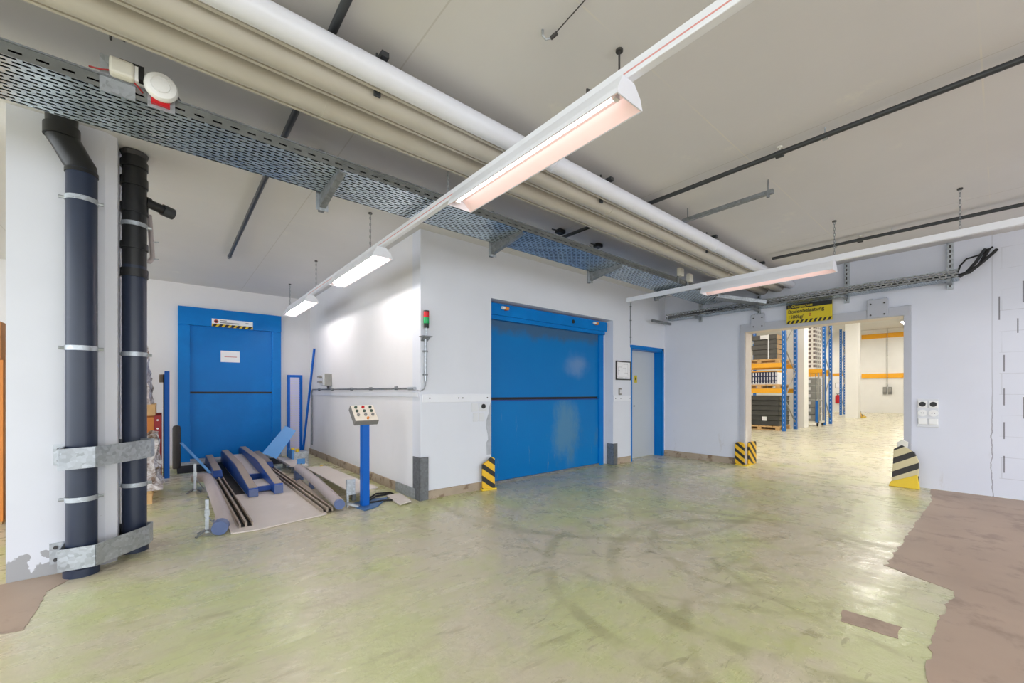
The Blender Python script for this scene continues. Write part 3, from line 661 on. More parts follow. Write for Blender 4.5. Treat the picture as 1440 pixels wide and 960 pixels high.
# thin dark pipes under the slab
def thinpipe(label, pts, hangers, r=.021, coup=()):
    t = thing('sprinkler_pipe', label, 'pipe', pts[0], 'thin dark pipes under the ceiling')
    build('pipe', MB().tube(pts, r, 14), 'darkpipe', t, smooth=True)
    for p_ in hangers:
        build('hanger', MB().cyl((p_[0], p_[1], p_[2]-r), (p_[0], p_[1], CE), .005, 8).cyl((p_[0], p_[1]-.014, p_[2]), (p_[0], p_[1]+.014, p_[2]), r+.006, 14), 'galv', t)
    for p_ in coup:
        c = build('coupling', MB().cyl((p_[0], p_[1]-.025, p_[2]), (p_[0], p_[1]+.025, p_[2]), r+.009, 14), 'darkpipe', t)
        build('sprinkler_head', MB().lathe([(.008, 0), (.008, .03), (.018, .032), (.02, .045), (.006, .047)], (p_[0], p_[1], p_[2]+r*.6), (0, 0, 1), 10), 'cream', c)
zz = 3.10
a0, a1 = G(490, 0, zz), G(322, 362, zz)
thinpipe('dark thin pipe left of the lamp row ending before the back door', [(a1.x, 0.2, zz), (a1.x, a1.y, zz)], [(a1.x, a1.y-.06, zz), (a1.x, 3.9, zz), (a1.x, 1.4, zz)])
b0_, b1_ = G(910, 285, zz), G(1440, 81, zz)
bxm = (b0_.x+b1_.x)/2
hp = G(1154, 180, zz); cp = G(1091, 208, zz)
zp = 3.085
thinpipe('dark thin pipe crossing the middle of the ceiling', [(b1_.x+.012, -2.5, zp), (b0_.x, b0_.y, zp), (b0_.x, 3.55, zp)], [(bxm+.01, hp.y, zp), (bxm, 3.45, zp), (bxm+.01, -1.2, zp)], .019, [(bxm+.005, cp.y, zp)])
c0_, c1_ = G(1080, 365, zp), G(1440, 289, zp); cxm = (c0_.x+c1_.x)/2
h1 = G(1174, 345, zp); h2 = G(1253, 326, zp); h3 = G(1208, 336, zp)
thinpipe('dark thin pipe just inside the right wall above the right lamp row', [(c1_.x, -2.5, zp), (c0_.x, 2.02, zp)], [(cxm, h1.y, zp), (cxm, h2.y, zp), (cxm, -.9, zp)], .019, [(cxm, h3.y, zp)])
u0, u1 = G(967, 309, 3.03), G(1090, 271, 3.03)
us = thing('support_channel', 'short grey slotted channel hanging on a rod from the ceiling', 'channel', (u0.x, (u0.y+u1.y)/2, 3.0))
build('channel', MB().box(u0.x-.02, u0.x+.02, u1.y, u0.y+.05, 3.015, 3.05), 'galvdark', us)
ur = G(1073, 262, 3.05)
build('rod', MB().cyl((u0.x, ur.y, 2.99), (u0.x, ur.y, CE), .006, 8), 'galvdark', us); build('nut', MB().cyl((u0.x, ur.y, 2.99), (u0.x, ur.y, 3.015), .014, 6), 'galvdark', us)
build('rod', MB().cyl((u0.x, u0.y, 3.05), (u0.x, u0.y, CE), .006, 8), 'galvdark', us)
an = thing('wire_anchor', 'thin steel wire with hook anchored to the ceiling beside the near lamp', 'anchor', (1.55, 1.59, 3.1))
q0, q1 = G(763, 50, 3.12), G(800, 18, 3.13)
build('hook', MB().tube([(q0.x, q0.y, CE), (q0.x, q0.y, 3.12), q0+Vector((.02, -.005, -.012)), q0+Vector((.045, -.018, 0))], .006, 8), 'galv', an)
qd = (G(835, -14, CE-.002)-q0)*.12
build('shackle', MB().cyl(q0+Vector((.045, -.018, 0)), q0+Vector((.045, -.018, 0))+qd, .010, 8), 'screwdark', an)
build('wire', MB().tube([q0+Vector((.045, -.018, .0)), G(835, -14, CE-.002)], .003, 6), 'screwdark', an)
hb = thing('ceiling_clip', 'small bent metal clip on the ceiling above the junction box', 'clip', (-.2, 2.96, 3.1))
hc = G(165, 40, CE)
build('clip', MB().box(hc.x-.03, hc.x+.03, hc.y-.01, hc.y+.01, CE-.006, CE).box(hc.x-.03, hc.x-.02, hc.y-.01, hc.y+.01, CE-.07, CE).box(hc.x+.02, hc.x+.03, hc.y-.01, hc.y+.01, CE-.05, CE), 'screwdark', hb)

for i, (px, py) in enumerate(((788, 323), (841, 343))):
    q = G(px, py, CE)
    r = thing('ceiling_box', ['small black ceiling box between pipes and tray, nearer the lamp', 'small black ceiling box between pipes and tray, nearer the right wall'][i], 'ceiling box', (q.x, q.y, CE-.05), 'black boxes on the ceiling')
    build('case', box(q.x-.05, q.x+.05, q.y-.04, q.y+.04, CE-.045, CE), 'black', r, bevel=.006); build('cable_stub', MB().tube([(q.x-.05, q.y, CE-.02), (q.x-.12, q.y+.02, CE-.015)], .008, 6), 'screwdark', r)
# ------------------------------------------------------------------ cable tray
TY0, TY1, TZ = 2.94, 3.39, 2.80
tr = thing('cable_tray', 'long galvanised perforated cable tray crossing under the ceiling', 'cable tray', (1.5, (TY0+TY1)/2, TZ))
build('tray_bottom', box(-3.3, 7.3, TY0, TY1, TZ, TZ+.0015), 'slot', tr)
build('tray_side', box(-3.3, 7.3, TY0-.0015, TY0, TZ, TZ+.062), 'slotside', tr)
build('tray_side', box(-3.3, 7.3, TY1, TY1+.0015, TZ, TZ+.062), 'slotside', tr)
build('edge_fold', MB().box(-3.3, 7.3, TY0-.012, TY0+.002, TZ+.06, TZ+.068).box(-3.3, 7.3, TY1-.002, TY1+.012, TZ+.06, TZ+.068), 'galvdark', tr)
cb = MB()
for k in range(22):
    lay = k//11; yy = TY0+.02+(k % 11)*.041
    pts = [(x, yy+random.uniform(-.008, .008), TZ+.017+lay*.026+random.uniform(0, .006)) for x in [(-3.3+i*1.31) for i in range(9)]]
    cb.tube(pts, .015, 6)
build('cable_bundle', cb, 'rubber', None, 'dark cables lying inside the long cable tray', 'cables', kind='stuff')
for i, x in enumerate((.93, 2.61, 4.2, 5.8)):
    r = thing('tray_bracket', ['steel cantilever bracket under the tray nearest the pillar', 'steel cantilever bracket under the tray right of the near lamp', 'steel cantilever bracket under the tray above the lift door', 'steel cantilever bracket under the tray near the junction boxes'][i], 'bracket', (x, TY1+.05, TZ-.13), 'cantilever brackets under the cable tray')
    build('arm', MB().prism([(x-.02, TY0-.005, TZ-.001), (x-.02, TY1+.03, TZ-.001), (x-.02, TY1+.03, TZ-.10), (x-.02, TY0-.005, TZ-.022)], (.006, 0, 0)).prism([(x-.02, TY0-.005, TZ-.022), (x-.02, TY1+.03, TZ-.10), (x-.02, TY1+.03, TZ-.104), (x-.02, TY0-.005, TZ-.026)], (.045, 0, 0)), 'galvdark', r)
    build('end_plate', box(x-.045, x+.045, TY1+.03, TY1+.036, TZ-.125, TZ+.02), 'galv', r)
    build('pendant', box(x-.02, x+.02, TY1+.036, TY1+.076, TZ-.125, CE), 'galvdark', r)
    build('bolt', MB().cyl((x+.01, TY1+.02, TZ-.09), (x+.01, TY1+.05, TZ-.09), .009, 8), 'screwdark', r)
# junction box and sounder on the near side of the tray
jy = TY0-.004
jb = thing('junction_box', 'open cream junction box with black terminal strip on the cable tray', 'junction box', (-.17, jy, 2.78))
build('mounting_plate', box(-.262, -.128, jy-.003, jy, 2.785, 2.97), 'galv', jb)
build('case', MB().prism([(-.225, jy-.003, 2.865), (-.225, jy-.05, 2.872), (-.225, jy-.055, 2.95), (-.225, jy-.003, 2.965)], (.095, 0, 0)), 'cream', jb, bevel=.012)
build('terminal_strip', MB().box(-.129, -.115, jy-.045, jy-.003, 2.87, 2.945), 'plastic', jb)
build('black_cover', MB().box(-.115, -.092, jy-.045, jy-.003, 2.885, 2.955).box(-.19, -.115, jy-.02, jy-.003, 2.955, 2.97), 'black', jb)
build('wire', MB().tube([(-.225, jy-.02, 2.89), (-.26, jy-.015, 2.88), (-.30, jy+.002, 2.885)], .004, 6).tube([(-.13, jy-.02, 2.868), (-.115, jy-.03, 2.85), (-.1, jy-.005, 2.84)], .004, 6), 'rackred', jb)
sd = thing('alarm_sounder', 'round white alarm sounder with red base strip on the cable tray', 'alarm', (-.03, jy, 2.80))
build('mounting_plate', box(-.080, .034, jy-.003, jy, 2.785, 2.955), 'galv', sd)
build('red_base', box(-.066, .012, jy-.022, jy-.003, 2.800, 2.88), 'red', sd, label='red base strip')
build('dome', MB().lathe([(.066, 0), (.072, .006), (.072, .02), (.064, .034), (.044, .04), (.043, .037), (.038, .037), (.036, .042), (.012, .044)], (-.024, jy-.022, 2.888), (0, -1, -.05), 32), 'plastic', sd, smooth=True)
build('wire', MB().tube([(.028, jy-.01, 2.90), (.045, jy-.008, 2.885), (.06, jy+.003, 2.865)], .004, 6), 'screwdark', sd)
for i, (px, py) in enumerate(((956, 383), (969, 391))):
    p = PY(px, py, TY0-.03)
    r = thing('connection_box', ['cream connection box at the far end of the cable tray', 'second cream connection box right of it at the tray end'][i], 'junction box', (p.x, TY0-.02, p.z-.05), 'cream boxes at the far tray end')
    build('case', box(p.x-.06, p.x+.05, TY0-.07, TY0-.015, p.z-.055, p.z+.055), 'cream', r, bevel=.01); build('bracket', box(p.x-.03, p.x+.02, TY0-.015, TY0-.004, TZ, p.z+.03), 'galvdark', r)

# ------------------------------------------------------------------ light rows
RX1 = 1.645
def rail(label, x, y0, y1, pink):
    t = thing('light_rail', label, 'light rail', (x, (y0+y1)/2, 2.69), 'white lamp rails')
    build('channel', MB().box(x-.022, x+.022, y0, y1, 2.70, 2.765), 'white', t, bevel=.004)
    if pink: build('red_line', box(x-.0232, x-.022, y0, y1, 2.722, 2.729), 'pinkline', t)
    return t
rail('white lamp rail running from the foreground to the back door', RX1, -2.0, 8.15, True)
RX2 = 5.65
rail('white lamp rail running beside the right wall', RX2, -3.2, 3.86, False)
def luminaire():
    t = thing('linear_luminaire', 'large near ceiling luminaire in the foreground row', 'ceiling light', (RX1, 1.835, 2.60), 'linear luminaires on the rails')
    y0, y1 = 1.115, 2.555; x = RX1
    prof = [(x-.097, 2.60), (x-.092, 2.628), (x-.055, 2.70), (x+.035, 2.70), (x+.085, 2.65), (x+.104, 2.60)]
    sh = MB(); k = len(prof)
    sh.add([(a, y, z) for y in (y0, y1) for a, z in prof], [(i, i+1, k+i+1, k+i) for i in range(k-1)])
    o = build('housing', sh, 'white', t); md = o.modifiers.new('solid', 'SOLIDIFY'); md.thickness = .004
    build('end_cap', MB().prism([(a, y0, z) for a, z in prof], (0, -.006, 0)), 'white', t)
    build('end_cap', MB().prism([(a, y1, z) for a, z in prof], (0, .006, 0)), 'white', t)
    rf = MB(); pr = [(x-.09, 2.602), (x-.05, 2.662), (x+.03, 2.662), (x+.097, 2.602)]
    rf.add([(a, y, z) for y in (y0, y1) for a, z in pr], [(i, i+1, 5+i, 4+i) for i in range(3)])
    o = build('reflector', rf, 'reflector', t); md = o.modifiers.new('solid', 'SOLIDIFY'); md.thickness = .003
    tb = build('tube', MB().cyl((x-.045, y0+.05, 2.632), (x-.045, y1-.05, 2.632), .014, 12), 'tube', t, smooth=True, label='lit white tube')
    for yy in (y0+.03, y1-.05): build('lamp_holder', box(x-.062, x-.028, yy, yy+.02, 2.612, 2.66), 'plastic', t)
    return t
L1 = luminaire()
BR = []
BR.append(dup(L1, (RX1, 4.69, 2.60), 'bright lit ceiling luminaire hanging in front of the side wall'))
BR.append(dup(L1, (RX1, 7.33, 2.60), 'farthest lit ceiling luminaire close to the back door'))
dup(L1, (RX2, 1.91, 2.60), 'ceiling luminaire on the right rail before the gateway')
BR.append(dup(L1, (RX1, -1.1, 2.60), 'ceiling luminaire of the foreground row behind the viewer'))  # added for general fill, not in view
BR.append(dup(L1, (RX2, -1.4, 2.60), 'ceiling luminaire at the near end of the right row'))  # another added fill lamp outside the view
tubes = [c for c in L1.children if c.name.startswith('tube')]
bright = tubes[0].data.copy(); bright.materials[0] = M['tubebright']
for r_ in BR:
    for c in r_.children:
        if c.data == tubes[0].data: c.data = bright
def hanger(label, x, y, chain=False, xt=None):
    t = thing('rail_hanger', label, 'hanger', (x, y, 2.765), 'suspension rods of the lamp rails')
    if chain:
        m = MB(); z = 2.775; k = 0
        while z < CE-.02:
            a = (1, 0, 0) if k % 2 else (0, 1, 0); A = Vector(a)
            pts = [Vector((x, y, z+.02))+A*.007*math.cos(q)+Vector((0, 0, .02*math.sin(q))) for q in [2*math.pi*j/10 for j in range(11)]]
            m.tube(pts, .0028, 5); z += .033; k += 1
        build('chain', m, 'galvdark', t)
    else:
        xx = x if xt is None else xt
        build('rod', MB().tube([(x, y, 2.765), (x, y, 2.80), (xx, y, 2.86), (xx, y, CE)] if xt else [(x, y, 2.765), (x, y, CE)], .006, 8), 'screwdark', t)
    build('ceiling_plate', MB().cyl((xt or x, y, CE-.012), (xt or x, y, CE), .02, 14), 'screwdark', t)
hanger('dark rod with round plate above the near luminaire', RX1, 1.363, False, 1.92)
hanger('suspension rod beside the second luminaire of the long row', RX1, 4.29, True)
hanger('suspension rod between second and third luminaire of the long row', RX1, 6.35, True)
hanger('thin suspension rod above the farthest luminaire', RX1, 8.0, True)
hanger('suspension rod where the near luminaire ends at the tray', RX1, 2.72, True)
hanger('chain holding the right lamp rail near the picture edge', RX2, .25, True)
hanger('short chain holding the right lamp rail over the gateway', RX2, 1.19, True)

# ------------------------------------------------------------------ tray along the right wall
t2 = thing('wall_cable_tray', 'galvanised perforated cable tray along the right wall above the gateway', 'cable tray', (7.4, 2.2, 2.63))
build('tray_bottom', box(7.33, 7.58, .34, 4.15, 2.645, 2.6465), 'slotY', t2)
build('tray_side', box(7.329, 7.3305, .34, 4.15, 2.645, 2.745), 'slotYZ', t2)
build('tray_side', box(7.58, 7.5815, .34, 4.15, 2.645, 2.745), 'slotYZ', t2)
build('edge_fold', box(7.318, 7.332, .34, 4.15, 2.742, 2.75), 'galvlight', t2)
cb = MB()
for k in range(10):
    cb.tube([(7.345+(k % 5)*.05+random.uniform(-.006, .006), y, 2.662+(k//5)*.034) for y in (.36, 1.3, 2.3, 3.3, 4.1)], .017, 6)
build('cable_bundle', cb, 'rubber', None, 'dark cables lying inside the wall tray above the gateway', 'cables', kind='stuff')
for i, (y, lab) in enumerate(((.42, 'perforated steel wall strut at the right end of the wall tray'), (1.455, 'perforated steel wall strut behind the end of the right luminaire'), (2.62, 'perforated steel wall strut above the left hanger plate'), (3.6, 'perforated steel wall strut close to the inner corner'))):
    r = thing('wall_strut', lab, 'strut', (7.59, y, 2.58), 'wall struts of the right cable tray')
    hl = box(7.583, RX, y-.028, y+.028, 2.56, CE-.01); hl.cur = 1
    for k in range(9): hl.box(7.5815, 7.584, y-.008, y+.008, 2.585+k*.062, 2.62+k*.062)
    build('channel', hl, ['galv', 'screwdark'], r)
    build('arm', box(7.33, 7.583, y-.02, y+.02, 2.61, 2.643), 'galvdark', r)
hs = [((7.45, .34, 2.69), (7.45, .25, 2.71), (7.50, .17, 2.80), (7.56, .12, 2.93), (7.585, .10, 2.98)), ((7.50, .34, 2.68), (7.50, .28, 2.72), (7.53, .20, 2.84), (7.57, .15, 2.95), (7.60, .13, 2.99)), ((7.40, .34, 2.68), (7.40, .27, 2.70), (7.46, .19, 2.77), (7.54, .08, 2.90), (7.585, .04, 2.96)), ((7.47, .36, 2.70), (7.50, .33, 2.82), (7.55, .28, 2.90), (7.57, .15, 2.93), (7.59, .07, 3.0))]
for i, pts in enumerate(hs):
    build('cable_hose', MB().tube(pts, .017 if i < 3 else .010, 8), 'rubber' if i != 1 else 'darkpipe', None, ['thick black cable leaving the end of the wall tray', 'grey cable leaving the wall tray behind the black one', 'lowest black cable curving out of the wall tray', 'thin black cable looping above the wall tray end'][i], 'cable', 'cables leaving the right wall tray', smooth=True)
tb = thing('tray_branch', 'angled tray branch joining the two cable trays in the inner corner', 'cable tray', (7.0, 3.2, 2.75))
bq = [Vector((6.86, 3.02, 2.792)), Vector((7.34, 2.46, 2.664))]; bn = Vector((.56, .48, 0)).normalized()*.10
build('branch_bottom', MB().prism([bq[0]-bn, bq[1]-bn, bq[1]+bn, bq[0]+bn], (0, 0, -.003)), 'galvdark', tb)
for sg_ in (-1, 1): build('branch_side', MB().bar(bq[0]+bn*sg_+Vector((0, 0, .025)), bq[1]+bn*sg_+Vector((0, 0, .025)), .004, .055), 'galvlight', tb)
build('cross_bar', MB().bar((6.95, 4.2, 2.60), (7.6, 4.2, 2.60), .04, .04), 'galvdark', tb)

# ------------------------------------------------------------------ drain pipes at the pillar
p1x, p1y, p1r = -.452, 4.085, .079
tpx = PY(87, 170, p1y).x
d1 = thing('drain_pipe', 'dark grey drain pipe with offset bend in front of the white pillar', 'pipe', (p1x, p1y, 0), 'drain pipes at the pillar')
build('shaft', MB().cyl((p1x, p1y, 0), (p1x, p1y, 2.78), p1r, 28), 'pipegrey', d1, smooth=True)
build('bend', MB().tube([(p1x, p1y, 2.77), (p1x, p1y, 2.80), (p1x-.02, p1y, 2.835), (tpx+.02, p1y, 2.945), (tpx, p1y, 2.975), (tpx, p1y, CE)], p1r, 28), 'pipeblack', d1, smooth=True)
build('collar', MB().cyl((tpx, p1y, 2.97), (tpx, p1y, 3.045), p1r+.010, 28), 'pipeblack', d1, smooth=True)
build('collar', MB().cyl((p1x, p1y, 2.75), (p1x, p1y, 2.775), p1r+.005, 28), 'pipeblack', d1, smooth=True)
build('foot_collar', MB().cyl((p1x, p1y, 0), (p1x, p1y, .055), p1r+.012, 28), 'pipegrey', d1, smooth=True)
def clamp(par, x, y, z, r, bx, by):
    c = build('clamp', MB().cyl((x, y, z-.016), (x, y, z+.016), r+.004, 28), 'galvlight', par, smooth=True, label='bright steel pipe clamp')
    build('clamp_bolt', MB().cyl((x-r-.03, y, z), (x-r+.01, y, z), .012, 8).cyl((x+r-.01, y, z), (x+r+.03, y, z), .012, 8).cyl((x, y, z), (bx, by, z), .01, 8), 'galv', c)
for z in (2.575, 1.555, .525): clamp(d1, p1x, p1y, z, p1r, p1x, py0+.01)
p2x, p2y, p2r = -.198, 4.42, .075
d2 = thing('drain_pipe', 'dark grey drain pipe with ribbed top and side branch beside the pillar', 'pipe', (p2x, p2y, 0), 'drain pipes at the pillar')
build('shaft', MB().cyl((p2x, p2y, 0), (p2x, p2y, 2.25), p2r, 28), 'pipegrey', d2, smooth=True)
build('upper_shaft', MB().cyl((p2x, p2y, 2.25), (p2x, p2y, CE), p2r, 28), 'pipeblack', d2, smooth=True)
for (za, zb) in ((3.02, 3.075), (2.875, 2.945), (2.665, 2.735), (2.38, 2.43), (2.16, 2.225)): build('collar', MB().cyl((p2x, p2y, za), (p2x, p2y, zb), p2r+.009, 28), 'pipeblack', d2, smooth=True)
build('top_ring', MB().lathe([(p2r+.002, 0), (p2r+.006, .01), (p2r+.012, .03)], (p2x, p2y, 3.11), (0, 0, 1), 20), 'screwdark', d2)
bdv = Vector((.82, .45, -.10)).normalized(); bs = Vector((p2x, p2y, 2.80))
br = build('branch', MB().cyl(bs, bs+bdv*.22, .037, 18), 'pipeblack', d2, smooth=True)
build('branch_socket', MB().cyl(bs+bdv*.19, bs+bdv*.27, .046, 18), 'darkpipe', br, smooth=True); build('branch_mouth', MB().cyl(bs+bdv*.265, bs+bdv*.275, .038, 18), 'doorgrey', br)
build('branch_collar', MB().cyl(bs+bdv*.07, bs+bdv*.10, .045, 18), 'pipeblack', br, smooth=True)
for z in (2.575, 1.553, .527): clamp(d2, p2x, p2y, z, p2r, prx-.0, p2y)
build('foot_collar', MB().cyl((p2x, p2y, 0), (p2x, p2y, .06), p2r+.012, 28), 'pipegrey', d2, smooth=True)
gc = thing('grey_conduit', 'thin grey conduit pipe bent behind the ribbed drain pipe', 'conduit', (p2x+.1, p2y+.12, 2.4))
v0 = Vector((p2x+.085, p2y+.12, 2.72))
build('pipe', MB().tube([v0, v0+Vector((.02, .01, -.35)), v0+Vector((.0, .0, -.385)), v0+Vector((-.055, -.05, -.395)), v0+Vector((-.06, -.05, -.8))], .018, 10), 'tubegrey', gc, smooth=True)
for dz in (.22, .36): build('clip', MB().cyl(v0+Vector((.012, .0, -dz)), v0+Vector((.06, -.01, -dz+.004)), .005, 6), 'galv', gc)
# steel guards around the two drain pipes
def guard(label, z0, z1, top, gname='steel bands guarding the drain pipes'):
    A, B, C = [G(px, py, z1) for px, py in top]
    t = thing('pipe_guard', label, 'pipe guard', ((A.x+C.x)/2, (A.y+C.y)/2, z0), gname)
    th = .010; H = z1-z0
    def strip(p, q, nm):
        p, q = Vector(p), Vector(q)
        m = MB().bar((p.x, p.y, (z0+z1)/2), (q.x, q.y, (z0+z1)/2), th, H)
        return build(nm, m, 'galvlight' if nm != 'band_right' else 'galv', t)
    strip(A, B, 'band_left'); strip(B, C, 'band_right')
    strip(A, (A.x, py0, 0), 'return_plate')
    build('flange', box(A.x-.07, A.x, py0-.010, py0, z0, z1), 'galv', t)
    for z in (z0+.03, z1-.03): build('bolt', MB().cyl((A.x-.04, py0-.022, z), (A.x-.04, py0-.009, z), .012, 8), 'screwdark', t)
    D = Vector((C.x+.02, C.y+.09, 0))
    strip(C, D, 'end_return')
    build('back_strap', MB().bar((D.x, D.y, (z0+z1)/2), (prx, D.y+.10, (z0+z1)/2), th, H), 'galvdark', t)
guard('upper galvanised steel band guarding both drain pipes', .752, .89, ((82, 631.5), (134, 627.5), (211, 617.5)))
guard('lower galvanised steel band guarding both drain pipes near the floor', .07, .215, ((82, 773.5), (134, 765.5), (209, 738)))

# ------------------------------------------------------------------ lifting table with guides
lt = thing('lifting_table', 'blue sided pallet lifting table with sloping beams before the back door', 'lifting table', (.9, 6.2, 0))
build('base_plate', MB().prism([(.43, 4.36, .003), (.62, 4.33, .003), (1.25, 4.44, .003), (1.27, 4.52, .003), (1.36, 8.3, .003), (.47, 8.3, .003)], (0, 0, .012)), 'steelplate', lt)
def beam(xa, xb, label, zt):
    # side profile in the YZ plane: low nose, slope, flat top
    prof = [(5.70, .015), (5.72, zt*.50), (7.05, zt), (8.85, zt*1.02), (8.97, zt*.85), (8.97, .015)]
    m = MB().prism([(xa, y, z) for y, z in prof], (xb-xa, 0, 0))
    b = build('side_beam', m, 'bluemid', lt, bevel=.006)
    build('wear_strip', MB().prism([(xa+.008, y, z) for y, z in ((5.735, zt*.5+.002), (7.05, zt+.002), (8.84, zt*1.02+.002), (8.84, zt*1.02+.008), (7.05, zt+.008), (5.735, zt*.5+.008))], (xb-xa-.016, 0, 0)), 'steelbeige', b)
    build('nose_plate', box(xa+.004, xb-.004, 5.688, 5.70, .02, zt*.45), 'endblue', b)
beam(.735, .835, 'l', .225); beam(1.0, 1.10, 'r', .265)
build('side_pit', MB().box(.62, .733, 5.95, 8.3, .0152, .017).box(1.102, 1.215, 6.6, 8.3, .0152, .017), 'pit', lt)  # flat strips; shade of the gaps beside the beams put in as colour
build('deck', MB().box(.835, 1.0, 5.95, 6.45, .07, .085).prism([(.835, 6.75, .105), (1.0, 6.75, .105), (1.0, 8.5, .175), (.835, 8.5, .175)], (0, 0, .012)), 'steelplate', lt)
build('cross_member', MB().box(.835, 1.0, 5.90, 5.95, .03, .085).box(.835, 1.0, 6.70, 6.76, .02, .115), 'bluemid', lt)
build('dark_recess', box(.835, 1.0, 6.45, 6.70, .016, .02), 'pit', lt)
# guide rails left and right of the table
def guide(label, x, ylo, yend, hi):
    t = thing('guide_rail', label, 'guide rail', (x, (ylo+yend)/2, 0), 'guide rails of the lifting table')
    build('track', MB().box(x-.055, x-.043, ylo, yend, .015, .05).box(x+.043, x+.055, ylo, yend, .015, .05).box(x-.010, x+.008, ylo, yend, .015, .055), 'steelbeige', t)
    build('groove', MB().box(x-.043, x-.010, ylo, yend, .015, .022).box(x+.008, x+.043, ylo, yend, .015, .022), 'pit', t)
    if hi:
        build('end_block', MB().prism([(x-.055, hi, .056), (x-.055, hi+.12, .12), (x-.055, 8.9, .16), (x-.055, 8.98, .02), (x-.055, hi, .02)], (.11, 0, 0)), 'bluemid', t, bevel=.005)
        build('wear_strip', MB().prism([(x-.045, hi+.12, .122), (x-.045, 8.9, .162), (x-.045, 8.9, .168), (x-.045, hi+.12, .128)], (.09, 0, 0)), 'steelbeige', t)
guide('left dark guide rail of the lifting table', .56, 4.48, 7.15, 7.2)
guide('right dark guide rail of the lifting table', 1.275, 4.50, 8.6, 7.6)
# tubular guards
tl = thing('tube_guard', 'grey tubular floor guard left of the lifting table', 'guard rail', (.40, 5.4, 0), 'tubular guards beside the lifting table')
build('tube', MB().tube([(.37, 4.46, .07), (.385, 4.56, .088), (.40, 4.72, .115), (.40, 4.95, .122), (.405, 5.5, .125), (.41, 6.45, .135), (.395, 6.7, .135), (.33, 6.84, .125), (.27, 6.88, .115)], .058, 20), 'tubegrey', tl, smooth=True)
build('end_cap', MB().tube([(.352, 4.40, .063), (.37, 4.475, .073)], .062, 20), 'endblue', tl, smooth=True, label='blue grey end cap')
build('support', MB().prism([(.36, 6.0, .014), (.44, 6.0, .014), (.43, 5.75, .09), (.36, 5.75, .09)], (0, .05, 0)), 'endblue', tl); build('support', box(.33, .40, 4.60, 4.75, .0, .06), 'endblue', tl)
tr2 = thing('tube_guard', 'grey tubular floor guard right of the lifting table', 'guard rail', (1.42, 5.4, 0), 'tubular guards beside the lifting table')
build('tube', MB().tube([(1.40, 4.53, .07), (1.415, 4.8, .085), (1.44, 5.6, .13), (1.455, 6.55, .165)], .055, 20), 'tubegrey', tr2, smooth=True)
build('end_cap', MB().tube([(1.398, 4.49, .068), (1.40, 4.54, .07)], .052, 20), 'endblue', tr2, smooth=True, label='blue grey end cap')
build('support', box(1.42, 1.47, 5.75, 5.83, 0, .10), 'endblue', tr2); build('support', box(1.40, 1.50, 6.45, 6.58, 0, .12), 'endblue', tr2)
build('bevel_flap', MB().prism([(1.32, 4.62, .012), (1.36, 4.60, .012), (1.40, 6.2, .06), (1.34, 6.2, .04)], (0, 0, .008)), 'steelbeige', tr2)
# small posts with feet
def stanchion(label, x, y, h):
    t = thing('sensor_post', label, 'post', (x, y, 0), 'small posts beside the lifting table')
    build('post', MB().box(x-.013, x+.013, y-.013, y+.013, .02, h), 'galvlight', t)
    build('sensor', MB().box(x-.018, x+.018, y-.026, y-.012, h*.55, h*.72), 'galv', t)
    build('foot', MB().bar((x, y, .05), (x-.08, y-.05, .005), .018, .012).bar((x, y, .05), (x+.06, y-.06, .005), .018, .012).bar((x, y, .05), (x-.06, y+.07, .005), .018, .012), 'galvdark', t)
    build('stay', MB().cyl((x+.01, y, h*.5), (x+.09, y+.05, .02), .007, 6), 'galv', t)
stanchion('small steel post on three feet nearest the left tube guard', .268, 4.50, .31)
stanchion('small steel post on three feet farther back by the blue panel', .267, 6.50, .36)
# stray steel bar between panel and rail
build('steel_bar', MB().bar((.155, 7.6, .53), (.475, 7.28, .10), .045, .008), 'bluelight', None, 'pale blue flat steel bar leaning down to the left guide rail', 'bar')
# low bench covers on the right
def cover(label, poly, z, h, legs):
    t = thing('cover_plate', label, 'cover plate', (sum(p[0] for p in poly)/len(poly), sum(p[1] for p in poly)/len(poly), 0), 'cover plates right of the lifting table')
    build('plate', MB().prism([(p[0], p[1], z-h) for p in poly], (0, 0, h)), 'steelplate', t, bevel=.003)
    for (x, y) in legs: build('leg', box(x-.02, x+.02, y-.03, y+.03, 0, z-h), 'galvdark', t)
cover('raised beige steel cover plate beside the right tube guard', [(1.60, 4.66), (1.93, 4.80), (1.88, 6.7), (1.60, 6.75)], .125, .014, [(1.66, 4.85), (1.86, 4.95), (1.66, 6.5), (1.83, 6.5)])
cover('raised beige steel cover plate near the blue slanted sheet', [(1.43, 6.95), (1.66, 6.85), (1.62, 7.6), (1.42, 8.05)], .15, .03, [(1.5, 7.1), (1.5, 7.7)])
build('slanted_sheet', MB().prism([PY(369, 637, 7.45), PY(389, 645, 7.35), PY(416, 606, 7.6), PY(401, 599, 7.7)], (.004, .012, .006)), 'bluelight', None, 'pale blue sheet metal panel leaning beside the back door', 'panel')
q = PY(418, 648, 7.75)
gb = thing('machine_box', 'galvanised machine box with yellow caps right of the slanted sheet', 'machine box', (q.x, 7.6, 0))
build('case', box(q.x-.10, q.x+.13, 7.55, 7.8, 0, .26), 'galvlight', gb, bevel=.006); build('side_panel', box(q.x-.13, q.x-.10, 7.52, 7.8, 0, .30), 'bluelight', gb)
for dx, dz in ((-.1, .30), (-.03, .28)): build('yellow_cap', MB().cyl((q.x+dx, 7.6, dz-.02), (q.x+dx, 7.6, dz+.03), .03, 12), 'yellow', gb)
build('yellow_foot', box(q.x-.05, q.x+.05, 7.5, 7.55, .01, .05), 'yellow', gb)
q = PY(423, 655, 6.95)
sm = thing('bracket_box', 'small drilled galvanised bracket in front of the machine box', 'bracket', (q.x, 6.95, 0))
